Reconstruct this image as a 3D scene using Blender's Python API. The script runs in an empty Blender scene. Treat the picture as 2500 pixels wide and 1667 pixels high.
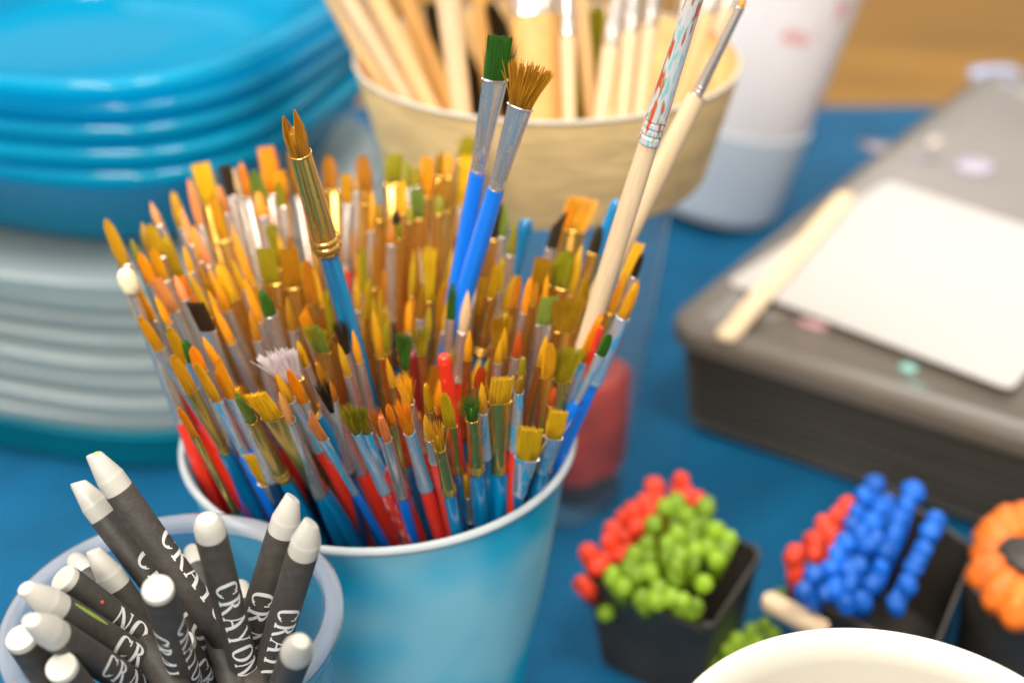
import bpy, bmesh, math, random
from mathutils import Vector, Matrix
random.seed(11)
SC = bpy.context.scene
COL = SC.collection
PI = math.pi

# ------------------------------------------------------------------ camera
CAM_H, TILT, LENS = 0.307, math.radians(29), 50.0
camd = bpy.data.cameras.new('camera')
camd.lens = LENS; camd.sensor_width = 36.0
camd.clip_start = 0.01; camd.clip_end = 60
cam = bpy.data.objects.new('camera', camd); COL.objects.link(cam)
cam.location = (0, 0, CAM_H); cam.rotation_euler = (PI/2 - TILT, 0, 0)
camd.dof.use_dof = True; camd.dof.focus_distance = 0.292; camd.dof.aperture_fstop = 50/6.4
SC.camera = cam

# ------------------------------------------------------------------ light
world = bpy.data.worlds.new('World'); SC.world = world; world.use_nodes = True
wn = world.node_tree.nodes; wl = world.node_tree.links
bg = wn['Background']; bg.inputs['Strength'].default_value = 0.92
tc = wn.new('ShaderNodeTexCoord'); sx = wn.new('ShaderNodeSeparateXYZ'); rp = wn.new('ShaderNodeValToRGB')
wl.new(tc.outputs['Generated'], sx.inputs[0]); wl.new(sx.outputs['Z'], rp.inputs[0]); wl.new(rp.outputs[0], bg.inputs[0])
rp.color_ramp.elements[0].position = 0.0; rp.color_ramp.elements[0].color = (0.16, 0.12, 0.08, 1)
rp.color_ramp.elements[1].position = 0.75; rp.color_ramp.elements[1].color = (0.95, 0.93, 0.92, 1)
e = rp.color_ramp.elements.new(0.22); e.color = (0.42, 0.36, 0.30, 1)

def area(name, loc, target, size, sizey, power, col):
    d = bpy.data.lights.new(name, 'AREA'); d.shape = 'RECTANGLE'; d.size = size; d.size_y = sizey
    d.energy = power; d.color = col
    o = bpy.data.objects.new(name, d); COL.objects.link(o); o.location = loc
    o.rotation_euler = (Vector(target) - Vector(loc)).to_track_quat('-Z', 'Y').to_euler()
    return o
area('window_light', (-1.0, 0.55, 1.35), (0, 0.4, 0.05), 0.9, 0.6, 16.0, (1.0, 0.97, 0.94))
area('ceiling_light', (0.30, -0.15, 1.5), (0, 0.4, 0.05), 0.35, 0.35, 15.0, (1.0, 0.95, 0.88))
area('room_light', (-0.35, -0.9, 1.0), (0, 0.4, 0.05), 0.7, 0.4, 20.0, (1.0, 0.95, 0.9))
area('far_window_light', (0.9, 2.2, 1.3), (0, 0.4, 0.05), 1.2, 0.8, 14.0, (1.0, 0.96, 0.92))
SC.view_settings.view_transform = 'Standard'; SC.view_settings.look = 'None'
SC.view_settings.exposure = 0.16; SC.view_settings.gamma = 1.0
SC.view_settings.use_curve_mapping = False
SC.cycles.max_bounces = 8; SC.cycles.transparent_max_bounces = 12
SC.cycles.sample_clamp_indirect = 6.0
try:
    SC.cycles.use_denoising = True
except Exception: pass

# ------------------------------------------------------------------ survey of the photograph (2500 x 1667) to space
FX = LENS/36*2500
FWD = Vector((0, math.cos(TILT), -math.sin(TILT))); UP = Vector((0, math.sin(TILT), math.cos(TILT))); RT = Vector((1, 0, 0))
EYE = Vector((0, 0, CAM_H))
def ray(px, py): return FWD + RT*((px-1250)/FX) + UP*((833.5-py)/FX)
def at_D(px, py, D): return EYE + ray(px, py)*D
def at_z(px, py, z):
    r = ray(px, py); return EYE + r*((z-CAM_H)/r.z)
def at_Y(px, py, Y):
    r = ray(px, py); return EYE + r*(Y/r.y)
def proj(P):
    v = P-EYE; D = v.dot(FWD); return (1250+v.x/D*FX, 833.5-v.dot(UP)/D*FX, D)

# ------------------------------------------------------------------ materials
def nt(name):
    m = bpy.data.materials.new(name); m.use_nodes = True
    return m, m.node_tree.nodes, m.node_tree.links, m.node_tree.nodes['Principled BSDF']
def mat(name, col, rough=0.5, metal=0.0, coat=0.0, spec=0.5, vary=0.0, nscale=60, bump=0.0, bscale=200, stretch=None, rnd=0.0, trans=0.0):
    m, n, l, b = nt(name)
    b.inputs['Roughness'].default_value = rough; b.inputs['Metallic'].default_value = metal
    b.inputs['Coat Weight'].default_value = coat; b.inputs['Coat Roughness'].default_value = 0.08
    b.inputs['Specular IOR Level'].default_value = spec
    c = (*col, 1)
    b.inputs['Base Color'].default_value = c
    tcn = n.new('ShaderNodeTexCoord'); mp = n.new('ShaderNodeMapping'); l.new(tcn.outputs['Object'], mp.inputs[0])
    if stretch: mp.inputs['Scale'].default_value = stretch
    last = None
    if vary:
        no = n.new('ShaderNodeTexNoise'); no.inputs['Scale'].default_value = nscale; no.inputs['Detail'].default_value = 4
        l.new(mp.outputs[0], no.inputs['Vector'])
        cr = n.new('ShaderNodeValToRGB'); l.new(no.outputs['Fac'], cr.inputs[0])
        cr.color_ramp.elements[0].position = 0.3; cr.color_ramp.elements[1].position = 0.7
        cr.color_ramp.elements[0].color = tuple(max(0, x*(1-vary)) for x in col)+(1,)
        cr.color_ramp.elements[1].color = tuple(min(1, x*(1+vary)) for x in col)+(1,)
        last = cr.outputs[0]; l.new(last, b.inputs['Base Color'])
    if rnd:
        oi = n.new('ShaderNodeObjectInfo'); hs = n.new('ShaderNodeHueSaturation')
        mr = n.new('ShaderNodeMapRange'); l.new(oi.outputs['Random'], mr.inputs['Value'])
        mr.inputs['To Min'].default_value = 1-rnd; mr.inputs['To Max'].default_value = 1+rnd
        l.new(mr.outputs[0], hs.inputs['Value'])
        if last: l.new(last, hs.inputs['Color'])
        else: hs.inputs['Color'].default_value = c
        l.new(hs.outputs[0], b.inputs['Base Color'])
    if bump:
        nb = n.new('ShaderNodeTexNoise'); nb.inputs['Scale'].default_value = bscale; nb.inputs['Detail'].default_value = 5
        l.new(mp.outputs[0], nb.inputs['Vector'])
        bp = n.new('ShaderNodeBump'); bp.inputs['Strength'].default_value = bump; bp.inputs['Distance'].default_value = 0.001
        l.new(nb.outputs['Fac'], bp.inputs['Height']); l.new(bp.outputs[0], b.inputs['Normal'])
    if trans:
        out = n['Material Output']; tr = n.new('ShaderNodeBsdfTranslucent'); mx = n.new('ShaderNodeMixShader')
        tr.inputs[0].default_value = c; mx.inputs[0].default_value = trans
        l.new(b.outputs[0], mx.inputs[1]); l.new(tr.outputs[0], mx.inputs[2]); l.new(mx.outputs[0], out.inputs[0])
    return m
def speckled(name, col, spot, thr, rough=0.3, coat=0.5, metal=0.0, scale=9, zs=0.25, spotrough=0.5, smetal=0.0):
    m, n, l, b = nt(name)
    tcn = n.new('ShaderNodeTexCoord'); mp = n.new('ShaderNodeMapping'); mp.inputs['Scale'].default_value = (1, 1, zs)
    oi = n.new('ShaderNodeObjectInfo'); ad = n.new('ShaderNodeVectorMath'); ad.operation = 'ADD'
    ml = n.new('ShaderNodeMath'); ml.operation = 'MULTIPLY'; ml.inputs[1].default_value = 37; l.new(oi.outputs['Random'], ml.inputs[0])
    l.new(tcn.outputs['Object'], ad.inputs[0]); l.new(ml.outputs[0], ad.inputs[1]); l.new(ad.outputs[0], mp.inputs[0])
    no = n.new('ShaderNodeTexNoise'); no.inputs['Scale'].default_value = scale; no.inputs['Detail'].default_value = 3; l.new(mp.outputs[0], no.inputs['Vector'])
    cr = n.new('ShaderNodeValToRGB'); l.new(no.outputs['Fac'], cr.inputs[0])
    cr.color_ramp.elements[0].position = thr; cr.color_ramp.elements[1].position = thr+0.02
    cr.color_ramp.elements[0].color = (0, 0, 0, 1); cr.color_ramp.elements[1].color = (1, 1, 1, 1)
    mx = n.new('ShaderNodeMix'); mx.data_type = 'RGBA'; l.new(cr.outputs[0], mx.inputs[0])
    mx.inputs[6].default_value = (*col, 1); mx.inputs[7].default_value = (*spot, 1); l.new(mx.outputs[2], b.inputs['Base Color'])
    mm = n.new('ShaderNodeMapRange'); l.new(cr.outputs[0], mm.inputs[0]); mm.inputs['To Min'].default_value = metal; mm.inputs['To Max'].default_value = smetal
    l.new(mm.outputs[0], b.inputs['Metallic'])
    mr = n.new('ShaderNodeMapRange'); l.new(cr.outputs[0], mr.inputs[0]); mr.inputs['To Min'].default_value = rough; mr.inputs['To Max'].default_value = spotrough
    l.new(mr.outputs[0], b.inputs['Roughness'])
    b.inputs['Coat Weight'].default_value = coat
    return m
def clear(name, tint=(1, 1, 1), dens=0.1, rough=0.05, gloss=0.12, body=(0.8, 0.8, 0.8), fres=0.12):
    # thin clear plastic: mostly transparent with a little milky body and gloss
    m, n, l, b = nt(name); out = n['Material Output']
    tr = n.new('ShaderNodeBsdfTransparent'); tr.inputs[0].default_value = (*tint, 1)
    b.inputs['Base Color'].default_value = (*body, 1); b.inputs['Roughness'].default_value = rough
    tl = n.new('ShaderNodeBsdfTranslucent'); tl.inputs[0].default_value = (*body, 1)
    bx = n.new('ShaderNodeMixShader'); bx.inputs[0].default_value = 0.5; l.new(b.outputs[0], bx.inputs[1]); l.new(tl.outputs[0], bx.inputs[2])
    gl = n.new('ShaderNodeBsdfGlossy'); gl.inputs['Roughness'].default_value = rough
    lw = n.new('ShaderNodeLayerWeight'); lw.inputs[0].default_value = fres
    m1 = n.new('ShaderNodeMixShader'); m1.inputs[0].default_value = dens; l.new(tr.outputs[0], m1.inputs[1]); l.new(bx.outputs[0], m1.inputs[2])
    m2 = n.new('ShaderNodeMixShader'); l.new(lw.outputs['Fresnel'], m2.inputs[0]); l.new(m1.outputs[0], m2.inputs[1]); l.new(gl.outputs[0], m2.inputs[2])
    l.new(m2.outputs[0], out.inputs[0])
    return m

TIPC = {'o': (0.92, 0.40, 0.010), 'g': (0.78, 0.42, 0.014), 'y': (0.90, 0.58, 0.015), 'b': (0.56, 0.23, 0.010), 'v': (0.40, 0.33, 0.012),
        'd': (0.055, 0.032, 0.014), 'n': (0.07, 0.20, 0.02), 'w': (0.88, 0.82, 0.82), 'c': (0.86, 0.62, 0.33), 'p': (0.95, 0.38, 0.11),
        'r': (0.55, 0.07, 0.01), 'k': (0.86, 0.80, 0.50), 'e': (0.28, 0.36, 0.05)}
TIPN = {'o': 'orange', 'g': 'golden', 'y': 'yellow', 'b': 'brown-orange', 'v': 'olive', 'd': 'dark brown', 'n': 'green', 'w': 'white',
        'c': 'cream', 'p': 'peach', 'r': 'rust-red', 'k': 'pale yellow', 'e': 'lime green'}
def bristle_mat(code):
    col = TIPC[code]
    m, n, l, b = nt('bristle_'+TIPN[code].replace(' ', '_').replace('-', '_'))
    tcn = n.new('ShaderNodeTexCoord'); mp = n.new('ShaderNodeMapping'); mp.inputs['Scale'].default_value = (9, 9, 0.5)
    l.new(tcn.outputs['Object'], mp.inputs[0])
    no = n.new('ShaderNodeTexNoise'); no.inputs['Scale'].default_value = 1.6; no.inputs['Detail'].default_value = 3
    l.new(mp.outputs[0], no.inputs['Vector'])
    cr = n.new('ShaderNodeValToRGB'); l.new(no.outputs['Fac'], cr.inputs[0])
    cr.color_ramp.elements[0].position = 0.30; cr.color_ramp.elements[1].position = 0.52
    cr.color_ramp.elements[0].color = (col[0]*0.72, col[1]*0.55, col[2]*0.6, 1); cr.color_ramp.elements[1].color = (*[min(1, x*1.0) for x in col], 1)
    oi = n.new('ShaderNodeObjectInfo'); hs = n.new('ShaderNodeHueSaturation')
    mr = n.new('ShaderNodeMapRange'); l.new(oi.outputs['Random'], mr.inputs['Value']); mr.inputs['To Min'].default_value = 0.8; mr.inputs['To Max'].default_value = 1.2
    l.new(mr.outputs[0], hs.inputs['Value'])
    # dried paint left in the hairs near the ferrule, different on every brush
    sz = n.new('ShaderNodeSeparateXYZ'); l.new(tcn.outputs['Object'], sz.inputs[0])
    n2 = n.new('ShaderNodeTexNoise'); n2.inputs['Scale'].default_value = 2.0; ad = n.new('ShaderNodeVectorMath'); ad.operation = 'ADD'
    ml = n.new('ShaderNodeMath'); ml.operation = 'MULTIPLY'; ml.inputs[1].default_value = 53; l.new(oi.outputs['Random'], ml.inputs[0])
    l.new(tcn.outputs['Object'], ad.inputs[0]); l.new(ml.outputs[0], ad.inputs[1]); l.new(ad.outputs[0], n2.inputs['Vector'])
    sb_ = n.new('ShaderNodeMath'); sb_.operation = 'SUBTRACT'; l.new(n2.outputs['Fac'], sb_.inputs[0]); l.new(sz.outputs['Z'], sb_.inputs[1])
    st = n.new('ShaderNodeMapRange'); l.new(sb_.outputs[0], st.inputs['Value']); st.inputs['From Min'].default_value = 0.15; st.inputs['From Max'].default_value = 0.6; st.inputs['To Max'].default_value = 0.75
    sm = n.new('ShaderNodeMix'); sm.data_type = 'RGBA'; l.new(st.outputs[0], sm.inputs[0]); l.new(cr.outputs[0], sm.inputs[6]); sm.inputs[7].default_value = (col[0]*0.35+0.02, col[1]*0.30+0.015, col[2]*0.4+0.01, 1)
    l.new(sm.outputs[2], hs.inputs['Color']); l.new(hs.outputs[0], b.inputs['Base Color'])
    mh = n.new('ShaderNodeMapRange'); l.new(oi.outputs['Random'], mh.inputs['Value']); mh.inputs['To Min'].default_value = 0.522; mh.inputs['To Max'].default_value = 0.492
    l.new(mh.outputs[0], hs.inputs['Hue'])
    b.inputs['Roughness'].default_value = 0.42; b.inputs['Specular IOR Level'].default_value = 0.5
    out = n['Material Output']; tr = n.new('ShaderNodeBsdfTranslucent'); mx = n.new('ShaderNodeMixShader'); mx.inputs[0].default_value = 0.2
    l.new(hs.outputs[0], tr.inputs[0]); l.new(b.outputs[0], mx.inputs[1]); l.new(tr.outputs[0], mx.inputs[2]); l.new(mx.outputs[0], out.inputs[0])
    return m
TIPM = {k: bristle_mat(k) for k in TIPC}
FERM = {'s': speckled('aluminium_ferrule', (0.74, 0.66, 0.58), (0.40, 0.32, 0.24), 0.62, rough=0.2, coat=0, metal=0.85, scale=3, zs=1.5, smetal=0.3),
        'G': speckled('brass_ferrule', (0.86, 0.50, 0.11), (0.5, 0.28, 0.08), 0.66, rough=0.22, coat=0, metal=0.95, scale=3, zs=1.5, smetal=0.6),
        't': speckled('painted_reflection_ferrule', (0.72, 0.74, 0.78), (0.03, 0.30, 0.50), 0.53, rough=0.28, coat=0.2, metal=0.8, scale=1.4, zs=1.2, spotrough=0.35, smetal=0.0),  # silver whose blue reflections are painted into the base colour as noise patches
        'q': None}
FERN = {'s': 'silver', 'G': 'gold', 't': 'blue-reflecting silver', 'q': 'clear'}
def streaky(name):
    m, n, l, b = nt(name)
    tcn = n.new('ShaderNodeTexCoord'); mp = n.new('ShaderNodeMapping'); mp.inputs['Scale'].default_value = (0.7, 0.7, 2.6)
    no = n.new('ShaderNodeTexNoise'); no.inputs['Scale'].default_value = 2.3; no.inputs['Detail'].default_value = 2
    l.new(tcn.outputs['Object'], mp.inputs[0]); l.new(mp.outputs[0], no.inputs['Vector'])
    cr = n.new('ShaderNodeValToRGB'); cr.color_ramp.interpolation = 'EASE'; l.new(no.outputs['Fac'], cr.inputs[0])
    el = cr.color_ramp.elements; el[0].position = 0.36; el[0].color = (0.30, 0.62, 0.58, 1); el[1].position = 0.44; el[1].color = (0.70, 0.64, 0.62, 1)
    for p_, c_ in ((0.54, (0.72, 0.66, 0.62, 1)), (0.58, (0.25, 0.50, 0.28, 1)), (0.62, (0.70, 0.10, 0.05, 1))):
        x_ = el.new(p_); x_.color = c_
    l.new(cr.outputs[0], b.inputs['Base Color']); b.inputs['Roughness'].default_value = 0.18; b.inputs['Metallic'].default_value = 0.25; b.inputs['Coat Weight'].default_value = 0.6
    return m
FERM['q'] = streaky('paint_streaked_ferrule')
HANM = {'R': speckled('red_lacquer', (0.83, 0.035, 0.008), (0.80, 0.55, 0.5), 0.70, scale=4, zs=8),
        'P': speckled('red_lacquer_splashed', (0.80, 0.035, 0.010), (0.85, 0.72, 0.70), 0.60, scale=3, zs=10),
        'B': speckled('pearl_blue_lacquer', (0.0, 0.15, 0.34), (0.0, 0.23, 0.46), 0.5, rough=0.25, coat=0.8, scale=1.5, zs=3, spotrough=0.25),
        'U': mat('bright_blue_lacquer', (0.0, 0.20, 0.85), 0.28, coat=0.6, vary=0.15, nscale=2),
        'W': mat('raw_wood', (0.74, 0.53, 0.31), 0.55, vary=0.12, nscale=3, stretch=(2, 2, 8)),
        'N': mat('navy_lacquer', (0.01, 0.04, 0.12), 0.3, coat=0.5),
        'M': mat('maroon_lacquer', (0.18, 0.012, 0.01), 0.35, coat=0.4)}

# ------------------------------------------------------------------ mesh helpers
def link(name, me, parent=None, loc=None):
    o = bpy.data.objects.new(name, me); COL.objects.link(o)
    if parent: o.parent = parent
    if loc is not None: o.location = loc
    return o
def from_bm(bm, name, m, smooth=True, angle=None):
    me = bpy.data.meshes.new(name); bm.normal_update(); bm.to_mesh(me); bm.free()
    if m: me.materials.append(m)
    for p in me.polygons: p.use_smooth = smooth
    if angle:
        try: me.set_sharp_from_angle(angle=math.radians(angle))
        except Exception: pass
    return me
def tagit(o, label, cat, group=None, kind=None):
    if label: o['label'] = label
    if cat: o['category'] = cat
    if group: o['group'] = group
    if kind: o['kind'] = kind
    return o
def empty(name, loc=(0, 0, 0)):
    o = bpy.data.objects.new(name, None); o.empty_display_size = 0.005; COL.objects.link(o); o.location = loc
    return o
def loft(bm, rings, cap0=True, cap1=True, closed=True):
    vs = [[bm.verts.new(p) for p in r] for r in rings]
    n = len(vs[0])
    for a, b in zip(vs[:-1], vs[1:]):
        for i in range(n if closed else n-1):
            j = (i+1) % n
            bm.faces.new((a[i], a[j], b[j], b[i]))
    if cap0: bm.faces.new(list(reversed(vs[0])))
    if cap1: bm.faces.new(vs[-1])
    return vs
def lathe_rings(prof, n=24, fx=lambda t: 1, fy=lambda t: 1):
    return [[(r*math.cos(2*PI*i/n)*fx(k), r*math.sin(2*PI*i/n)*fy(k), z) for i in range(n)] for k, (r, z) in enumerate(prof)]
def lathe(name, prof, m, n=48, cap0=True, cap1=True, shape=None, angle=50):
    bm = bmesh.new()
    if shape:
        rings = [[(r*shape(2*PI*i/n)*math.cos(2*PI*i/n), r*shape(2*PI*i/n)*math.sin(2*PI*i/n), z) for i in range(n)] for r, z in prof]
    else: rings = lathe_rings(prof, n)
    loft(bm, rings, cap0, cap1)
    return from_bm(bm, name, m, True, angle)

# ------------------------------------------------------------------ brush parts (unit size, shared)
CACHE = {}
def strand(bm, p0, p1, bow, r0, r1, segs=5, pw=1.0):
    d = (p1-p0)
    side = d.cross(Vector((0.3, 0.9, 0.1))).normalized(); s2 = d.normalized().cross(side)
    rings = []
    for k in range(segs+1):
        t = k/segs; lt = t**pw; c = Vector((p0.x+d.x*lt, p0.y+d.y*lt, p0.z+d.z*t))+bow*math.sin(PI*t)
        r = r0+(r1-r0)*t**1.5
        rings.append([c+(side*math.cos(a)+s2*math.sin(a))*r for a in (0, 2.1, 4.2)])
    loft(bm, rings, False, True)
def bristle_mesh(shape, var, code):
    key = ('b', shape, var, code)
    if key in CACHE: return CACHE[key]
    base = CACHE.get(('b', shape, var))
    if base is None:
        rg = random.Random(hash_(shape)*7+var)
        bm = bmesh.new()
        flat = shape in 'FLAZ'
        th = 0.36 if flat else 1.0
        N = {'P': 90, 'R': 110, 'F': 130, 'L': 120, 'A': 120, 'S': 120, 'Z': 170, 'K': 10, 'V': 120}[shape]
        if shape == 'K':
            prof = [(0.8, 0), (1.0, 0.2), (1.15, 0.5), (1.0, 0.8), (0.6, 0.95), (0.1, 1.0)]
            loft(bm, lathe_rings(prof, 16))
        else:
            # solid inner bundle keeps the head opaque
            bend = {0: -0.22, 1: 0.0, 2: 0.28}[var % 3] if shape in 'PRLF' else 0.0
            def core(t):
                if shape == 'P': return 0.92*(1.0+0.14*math.sin(PI*t*0.9))*max(0.03, (1-t**2.9))
                if shape == 'R': return 0.84*max(0.05, 1-0.45*t**2)
                if shape == 'S': return 0.66*(1+0.35*t)
                if shape == 'Z': return 0.80*(1+0.45*t)
                if shape == 'V': return 0.84*(1+0.08*math.sin(PI*t))*(1-0.2*t)
                return 0.86
            top = {'P': 0.93, 'R': 0.9, 'F': 0.93, 'L': 0.9, 'A': 0.72, 'S': 0.50, 'Z': 0.6, 'V': 0.55}[shape]
            rings = []
            for k in range(8):
                t = k/7*top; r = core(t)*(math.sqrt(max(0.02, 1-(k/7)**4)) if shape in 'SZ' else 1)
                rings.append([(bend*t**2.2+r*math.cos(a)*(math.sqrt(max(0.02, 1-(t/0.95)**6)) if shape == 'L' else 1), r*th*0.9*(1-0.55*t if flat else 1)*math.sin(a), t+(0.22*math.cos(a)*t if shape == 'A' else 0)) for a in [2*PI*i/14 for i in range(14)]])
            loft(bm, rings)
            for i in range(N):
                r = math.sqrt(rg.random()); a = rg.uniform(0, 2*PI)
                if i > N*0.35: r = rg.uniform(0.85, 1.0)
                u, v = r*math.cos(a), r*math.sin(a)*th
                x0, y0 = u*0.88, v*0.88
                j = lambda s: rg.uniform(-s, s)
                if shape == 'P': tp = (0.06*u+j(.04), 0.06*v+j(.04), 1-0.34*r*r*rg.random()-0.02); bow = Vector((u, v, 0))*0.16
                elif shape == 'R': tp = (0.5*u+j(.06), 0.5*v+j(.06), 1-0.14*r*r+j(.05)); bow = Vector((u, v, 0))*0.10
                elif shape == 'F': tp = (0.98*u+j(.05), 0.4*v+j(.04), 0.99+j(.035)); bow = Vector((0, v, 0))*0.2
                elif shape == 'L': tp = (0.8*u+j(.04), 0.4*v+j(.04), 1-0.22*abs(u)**2.5+j(.02)); bow = Vector((u*.1, v*.3, 0))
                elif shape == 'A': tp = (0.95*u+j(.03), 0.4*v+j(.03), 0.76+0.23*u+j(.02)); bow = Vector((0, v, 0))*0.2
                elif shape == 'S': tp = (1.35*u+j(.22), 1.35*v+j(.22), rg.uniform(0.78, 1.0)-0.06*r); bow = Vector((u, v, 0))*-0.12
                elif shape == 'Z': tp = (1.75*u+j(.2), 0.9*v+j(.2), rg.uniform(0.84, 1.0)-0.06*abs(u)); bow = Vector((u, v, 0))*-0.1
                elif shape == 'V':   # tip parted into two points
                    sgn = -1 if u < 0 else 1
                    tp = (0.58*sgn+j(.05)+.12*(u-sgn*.5), 0.1*v+j(.04), (0.88 if sgn < 0 else 1.0)-0.07*rg.random()); bow = Vector((u*.25, v*.3, 0))
                tp = (tp[0]+bend*tp[2]**2.2, tp[1], tp[2])
                strand(bm, Vector((x0, y0, 0)), Vector(tp), bow, 0.075 if shape not in 'SZ' else 0.055, 0.025, 5, {'P': 2.6, 'R': 2.6, 'L': 2.2, 'V': 1.5, 'A': 1.3, 'F': 1.5}.get(shape, 1.0))
            if shape in 'PRL':
                for i in range(4):
                    a = rg.uniform(0, 2*PI); u, v = math.cos(a), math.sin(a)*th
                    strand(bm, Vector((u*.85, v*.85, 0.05)), Vector((u*rg.uniform(.9, 1.3), v*rg.uniform(.9, 1.3), rg.uniform(.55, .95))), Vector((0, 0, 0.02)), 0.03, 0.012)
            if shape in 'SZF':
                for i in range(7):
                    a = rg.uniform(0, 2*PI); u, v = math.cos(a), math.sin(a)*th
                    strand(bm, Vector((u*.85, v*.85, 0.05)), Vector((u*(2.4 if shape != 'F' else 1.35), v*2.2, rg.uniform(.6, 1.02))), Vector((0, 0, 0.03)), 0.03, 0.012)
        base = from_bm(bm, 'bristles', None, True, 60); CACHE[('b', shape, var)] = base
    me = base.copy(); me.materials.append(TIPM[code]); CACHE[key] = me
    return me
def hash_(s): return sum(ord(c)*(i+3) for i, c in enumerate(s))
def ferrule_mesh(kind, code):
    key = ('f', kind, code)
    if key in CACHE: return CACHE[key]
    bm = bmesh.new(); n = 20
    e = 1.38 if kind == 'round' else 0.66
    if code == 'G' and kind == 'round': e = 1.28
    prof = [(e*1.0, 0), (e*1.03, 0.012)]
    if code == 'G':
        for k in range(2):
            z = 0.03+k*0.065
            prof += [(e*1.0, z), (e*1.12, z+0.016), (e*1.16, z+0.032), (e*1.10, z+0.05), (e*0.98, z+0.062)]
    else:
        for k in range(3):
            z = 0.05+k*0.045
            prof += [(e*1.02, z), (e*0.95, z+0.010), (e*0.95, z+0.018), (e*1.03, z+0.028)]
    def body(t):
        if kind == 'round': return e+(1-e)*((t-0.15)/0.85)**0.9
        return e+(1.0-e)*((t-0.15)/0.85)
    for t in (0.2, 0.35, 0.5, 0.65, 0.8, 0.93, 0.975): prof.append((body(t), t))
    prof += [(1.07, 0.982), (1.10, 0.992), (1.05, 1.0), (0.93, 0.998), (0.85, 0.975), (0.3, 0.97)]
    rings = []
    for r, t in prof:
        k = max(0, (t-0.2)/0.8) if kind == 'flat' else 0
        fy = 1-k*(1-0.40)
        rings.append([(r*math.cos(2*PI*i/n), r*fy*math.sin(2*PI*i/n), t) for i in range(n)])
    loft(bm, rings)
    me = from_bm(bm, 'ferrule', FERM[code], True, 60); CACHE[key] = me
    return me
def handle_mesh(code, taper='full'):
    key = ('h', code, taper)
    if key in CACHE: return CACHE[key]
    bm = bmesh.new()
    if taper == 'full': prof = [(0.28, 0), (0.42, 0.01), (0.55, 0.15), (0.72, 0.4), (0.95, 0.7), (1.06, 0.85), (1.05, 0.93), (0.96, 1.0)]
    elif taper == 'stem': prof = [(0.42, 0), (0.46, 0.02), (0.55, 0.3), (0.75, 0.62), (0.97, 0.85), (1.0, 0.95), (0.95, 1.0)]
    else: prof = [(0.55, 0), (0.6, 0.2), (0.75, 0.55), (0.93, 0.85), (1.0, 0.95), (1.0, 0.985), (0.94, 0.993), (0.78, 0.998), (0.45, 1.0)]
    loft(bm, lathe_rings(prof, 18))
    me = from_bm(bm, 'handle', HANM[code], True, 60); CACHE[key] = me
    return me

BRUSHES = []   # records for labelling
def orient(B, T, roll):
    z = (T-B).normalized()
    x = RT - z*RT.dot(z); x.normalize(); y = z.cross(x)
    M = Matrix((x, y, z)).transposed().to_4x4() @ Matrix.Rotation(roll, 4, 'Z')
    M.translation = B
    return M
def build_brush(B, T, sb, sf, w, shape, tip, fer, han, roll=0.0, rh=None, var=None, bw=1.0, name='paintbrush'):
    """B handle end, T bristle tip; sb / sf distance of bristle base / ferrule end from B; w mouth width."""
    root = empty(name); root.matrix_world = orient(B, T, roll)
    L = (T-B).length
    flat = shape in 'FLAZ'
    e = 0.66 if flat else (1.28 if fer == 'G' else 1.38)
    if rh is None: rh = max(0.0009, min(0.0019, w/2*e*0.96)) if w < 0.0042 else 0.0023
    h = link('handle', handle_mesh(han), root); h.scale = (rh, rh, sf+0.001)
    f = link('ferrule', ferrule_mesh('flat' if flat else 'round', fer), root, (0, 0, sf)); fs = w/2*(0.55 if shape == 'K' else 1); f.scale = (fs, fs, sb-sf)
    b = link('bristles', bristle_mesh(shape, var if var is not None else random.randint(0, 2), tip), root, (0, 0, sb-0.0006)); bb = bw*(0.90 if shape in 'PRL' else 1.0); b.scale = (w/2*bb, w/2*bb, L-sb+0.0006)
    return root

# ------------------------------------------------------------------ the brush cup (geometry constants)
CC = Vector((-0.0340, 0.3079, 0)); CR, CZ, CB = 0.0499, 0.110, 0.0335
def solve(tx, ty, ax, ay, zd, free=0.010):
    best = None
    for dz in [i*free/6 for i in range(-6, 7)]:
        T = at_z(tx, ty, zd+dz); t = Vector((T.x-CC.x, T.y-CC.y, 0))
        pref = CC-t*0.22; zb = 0.006
        n = (T-EYE).cross(ray(ax, ay)); k = n.dot(EYE)-n.z*zb
        nn = n.x*n.x+n.y*n.y
        if nn < 1e-12: continue
        d = Vector((-n.y, n.x, 0)).normalized()
        s0 = (k-n.x*pref.x-n.y*pref.y)/nn; p0 = Vector((pref.x+n.x*s0, pref.y+n.y*s0, 0))
        cands = [p0+d*(j*0.0025) for j in range(-24, 25)]
        for P in cands:
            off = P-CC; pen = 0
            if off.length > CB-0.004:
                P2 = CC+off.normalized()*(CB-0.004); pen = (P-P2).length*2.0; P = P2
            B = Vector((P.x, P.y, zb)); s = (T.z-CZ)/(T.z-zb); E = T+(B-T)*s
            e_ = (Vector((E.x, E.y, 0))-CC).length
            cost = (P-pref).length*0.25+pen+max(0, e_-(CR-0.0040))*14+abs(dz)*0.3
            if best is None or cost < best[0]: best = (cost, T, B)
    return best[1], best[2]
def along(B, T, px, py):
    """distance from B of the axis point that shows nearest to the pixel"""
    best = (1e9, 0)
    for i in range(401):
        s = i/400*1.0; P = B+(T-B)*s; q = proj(P); d = (q[0]-px)**2+(q[1]-py)**2
        if d < best[0]: best = (d, s)
    return best[1]*(T-B).length

BLK = {'A': (200, 230), 'B': (800, 330), 'C': (350, 750), 'D': (850, 800)}; ZS = 2.613
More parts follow.
